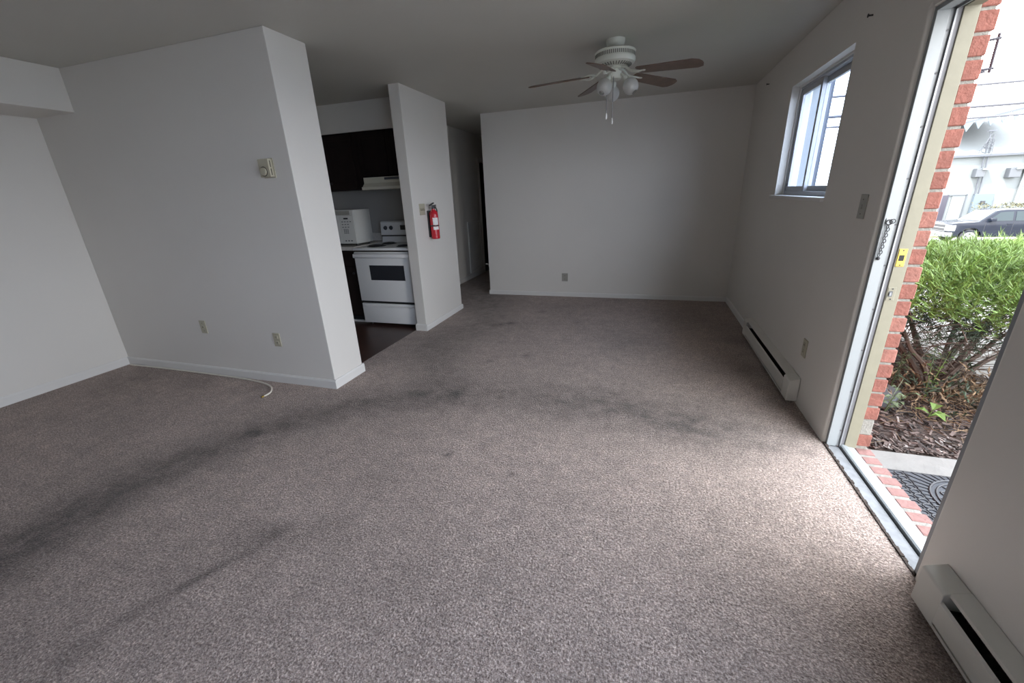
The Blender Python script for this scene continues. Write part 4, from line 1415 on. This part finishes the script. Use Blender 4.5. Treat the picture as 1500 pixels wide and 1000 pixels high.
side_glass([(1.58, 1.27), (2.06, 1.72), (2.62, 1.75), (2.62, 1.27)])
side_glass([(2.74, 1.27), (2.74, 1.75), (3.66, 1.75), (3.80, 1.27)])
b = MB()
ws = [(1.30, 1.27), (1.92, 1.785)]
b.poly([(tx + 1.29, ty + 0.12, tz + 1.27), (tx + 1.29, ty + W - 0.12, tz + 1.27), (tx + 1.91, ty + W - 0.24, tz + 1.79), (tx + 1.91, ty + 0.24, tz + 1.79)], [(0, 1, 2, 3)])
b.build('windscreen', 'truckglass', cabo)
for x in (1.50, 2.68, 3.90):
    MB().box(tx + x, tx + x + 0.012, ty - 0.004, ty + 0.02, tz + 0.50, tz + 1.22).build('door_seam', 'tyre', body)
for x in (2.42, 3.60):
    MB().box(tx + x, tx + x + 0.2, ty - 0.03, ty + 0.01, tz + 1.08, tz + 1.12).build('door_handle', 'truck', body, bevel=0.008)
MB().box(tx + 0.35, tx + 5.6, ty - 0.012, ty + 0.01, tz + 0.72, tz + 0.76).build('side_moulding', 'truck', body)
MB().box(tx + 1.60, tx + 1.82, ty - 0.22, ty - 0.02, tz + 1.26, tz + 1.44).build('side_mirror', 'truck', t, bevel=0.03, smooth=True)
MB().box(tx - 0.10, tx + 0.16, ty - 0.02, ty + W + 0.02, tz + 0.42, tz + 0.68).build('front_bumper', 'chrome', t, bevel=0.03, smooth=True)
g = MB().box(tx - 0.03, tx + 0.04, ty + 0.38, ty + W - 0.38, tz + 0.70, tz + 1.10).build('grille', 'chrome', t, bevel=0.01)
for k in range(2):
    MB().box(tx - 0.04, tx - 0.02, ty + 0.44, ty + W - 0.44, tz + 0.74 + k * 0.19, tz + 0.87 + k * 0.19).build('grille_opening', 'tyre', g)
for (ya, yb2) in ((ty - 0.01, ty + 0.36), (ty + W - 0.36, ty + W + 0.01)):
    MB().box(tx - 0.04, tx + 0.26, ya, yb2, tz + 0.74, tz + 1.08).build('headlight', 'lamp', t, bevel=0.03, smooth=True)
for x in (0.95, 4.55):
    for (y0, s) in ((ty + 0.02, -1), (ty + W - 0.02, 1)):
        wh = MB().lathe([(0.0, 0.0), (0.30, 0.0), (0.40, 0.02), (0.41, 0.06), (0.41, 0.20), (0.39, 0.24), (0.0, 0.24)], (tx + x, y0, tz + 0.41), n=28, axis=(0, -s, 0)).build('wheel', 'tyre', t, smooth=True)
        MB().lathe([(0.27, 0.0), (0.27, 0.02), (0.20, 0.012), (0.07, 0.03), (0.0, 0.03)], (tx + x, y0 + s * 0.002, tz + 0.41), n=20, axis=(0, s, 0)).build('rim', 'lamp', wh, smooth=True)
        for k in range(5):
            a = 2 * math.pi * k / 5 + 0.3
            c = Vector((tx + x + 0.165 * math.cos(a), y0 + s * 0.018, tz + 0.41 + 0.165 * math.sin(a)))
            MB().cyl(c, c + Vector((0, s * 0.014, 0)), 0.042, n=10).build('rim_opening', 'tyre', wh)

# ---- white building across the street
by = 44.0
t = thing('white_building', 'white building with sawtooth canopy across the street', 'building', (30, by + 4, -2.3))
MB().box(22.6, 46, by, by + 12, -2.35, 2.75).build('wall', 'stucco', t)
MB().box(22.3, 46.3, by - 0.35, by + 0.02, 2.70, 2.86).build('eave', 'conduit', t)
MB().prism([(by - 0.35, 2.86), (by + 0.2, 2.86), (by + 6, 5.6), (by + 5.8, 5.7)], 'x', 22.3, 46.3).build('roof_slope', 'stucco', t)
MB().box(24.55, 25.75, by - 0.28, by + 0.02, -1.55, -0.02).build('meter_cabinet', 'stuccoblue', t, bevel=0.03)
MB().box(25.0, 25.25, by - 0.36, by - 0.26, -0.78, -0.55).build('meter', 'blackplastic', t)
for x in (24.55, 24.78):
    MB().cyl((x, by - 0.15, -0.05), (x - 0.25, by - 0.25, 4.2), 0.045, n=8).build('conduit', 'conduit', t)
ms = MB()
for k in range(4):
    ms.torus((24.32 + 0.03 * k, by - 0.3, 3.0 + 0.25 * k), 0.36 - 0.05 * k, 0.018, axis=(0.2, 1, 0.1 * k), n=18, k=4)
ms.tube([(24.15, by - 0.3, 4.5), (24.45, by - 0.35, 3.6), (24.55, by - 0.2, 2.8)], 0.03, n=6)
ms.tube([(24.40, by - 0.3, 4.5), (24.15, by - 0.35, 3.6), (24.45, by - 0.2, 2.8)], 0.03, n=6)
ms.tube([(24.3, by - 0.3, 3.3), (23.4, by - 0.2, 2.9), (22.7, by - 0.1, 2.8)], 0.018, n=5)
ms.box(24.05, 24.5, by - 0.45, by - 0.15, 4.42, 4.52)
ms.build('service_mast', 'conduit', t)
for (x0, x1, z0, z1) in ((24.05, 24.60, 1.22, 1.85), (26.05, 26.75, 1.10, 1.80)):
    f = MB().box(x0, x1, by - 0.5, by + 0.02, z0, z1).build('wall_unit', 'steelgrey', t, bevel=0.04)
    MB().box(x0 + 0.3, x1 + 0.35, by - 0.62, by - 0.05, z1 - 0.12, z1 + 0.02).build('unit_cover', 'stucco', f)
MB().box(27.1, 27.3, by - 0.15, by + 0.02, -2.3, 2.7).build('downpipe', 'stucco', t)
MB().box(27.9, 31.0, by - 0.06, by + 0.02, -2.3, 2.7).build('side_panel', 'stuccoblue', t)
d = MB().box(23.25, 24.10, by - 0.05, by + 0.02, -2.3, -0.10).build('door', 'stucco', t)
f = MB()
f.box(22.95, 23.02, by - 0.10, by + 0.0, -2.3, -0.05).box(24.10, 24.17, by - 0.10, by, -2.3, -0.05).box(22.95, 24.17, by - 0.10, by, -0.10, -0.03)
f.build('door_frame', 'steelgrey', t)
MB().box(22.58, 22.95, by - 0.2, by, -2.3, -0.06).build('shutter', 'blackiron', t)
# sawtooth canopy, one tooth at a time
x0c, z0c, x1c, z1c = 22.3, 5.0, 27.6, 6.18
MB().poly([(x0c, by - 0.6, z0c + 0.05), (x1c, by - 0.6, z1c + 0.05), (x1c, by - 0.6, z1c + 0.17), (x0c, by - 0.6, z0c + 0.17),
           (x0c, by + 5.8, z0c + 0.05), (x1c, by + 5.8, z1c + 0.05), (x1c, by + 5.8, z1c + 0.17), (x0c, by + 5.8, z0c + 0.17)],
          [(0, 1, 2, 3), (7, 6, 5, 4), (0, 4, 5, 1), (3, 2, 6, 7), (1, 5, 6, 2), (0, 3, 7, 4)]).build('canopy_sheet', 'conduit', t)
nt_ = 8
for k in range(nt_):
    s0, s1 = k / nt_, (k + 0.92) / nt_
    xa, xb = x0c + (x1c - x0c) * s0, x0c + (x1c - x0c) * s1
    za, zb2 = z0c + (z1c - z0c) * s0 + 0.05, z0c + (z1c - z0c) * s1 + 0.05
    xm, zm = (xa + xb) / 2, (za + zb2) / 2 - 0.62
    MB().poly([(xa, by - 0.62, za), (xb, by - 0.62, zb2), (xm, by - 0.62, zm), (xa, by - 0.56, za), (xb, by - 0.56, zb2), (xm, by - 0.56, zm)],
              [(0, 2, 1), (3, 4, 5), (0, 1, 4, 3), (1, 2, 5, 4), (2, 0, 3, 5)]).build('canopy_tooth', 'stuccoblue', t)

# ---- dry hedge behind the truck
t = thing('hedge', 'dry yellowish hedge along the white building above the truck', 'hedge', (31, 41.5, -2.3))
hb = MB()
for k in range(2600):
    x = rj.uniform(23.6, 33)
    y = rj.uniform(41.0, 42.2)
    z = -2.2 + 1.45 * rj.random() ** 0.6 + 0.1 * math.sin(x * 3)
    d = Vector((rj.uniform(-1, 1), rj.uniform(-1, 1), rj.uniform(0.0, 1.2)))
    leaf(hb, (x, y, z), d, rj.uniform(0.15, 0.32), 0.05)
o = hb.build('hedge_leaves', 'hedge', t)
o['kind'] = 'stuff'
hs_ = MB()
for k in range(24):
    x = 23.7 + k * 0.39
    hs_.tube([(x, 41.6, -2.3), (x + rj.uniform(-.2, .2), 41.6 + rj.uniform(-.3, .3), -1.2)], 0.03, n=5, r1=0.012)
hs_.build('hedge_stems', 'bark', t)['kind'] = 'stuff'

# ---- overhead service wires between the house and the street
for (z, lab, r) in ((3.555, 'uppermost overhead wire across the bright sky', 0.032), (3.06, 'thicker overhead wire just above the sawtooth canopy', 0.042), (2.80, 'lowest faint overhead wire grazing the sawtooth canopy', 0.028)):
    w = MB()
    pts = []
    for k in range(25):
        x = 1.5 + 24 * k / 24
        pts.append((x, 15.0, z + 0.0022 * (x - 8.5) ** 2))
    tag(w.tube(pts, r, n=6).build('overhead_wire', 'wire'), lab, 'wire', 'overhead wires')
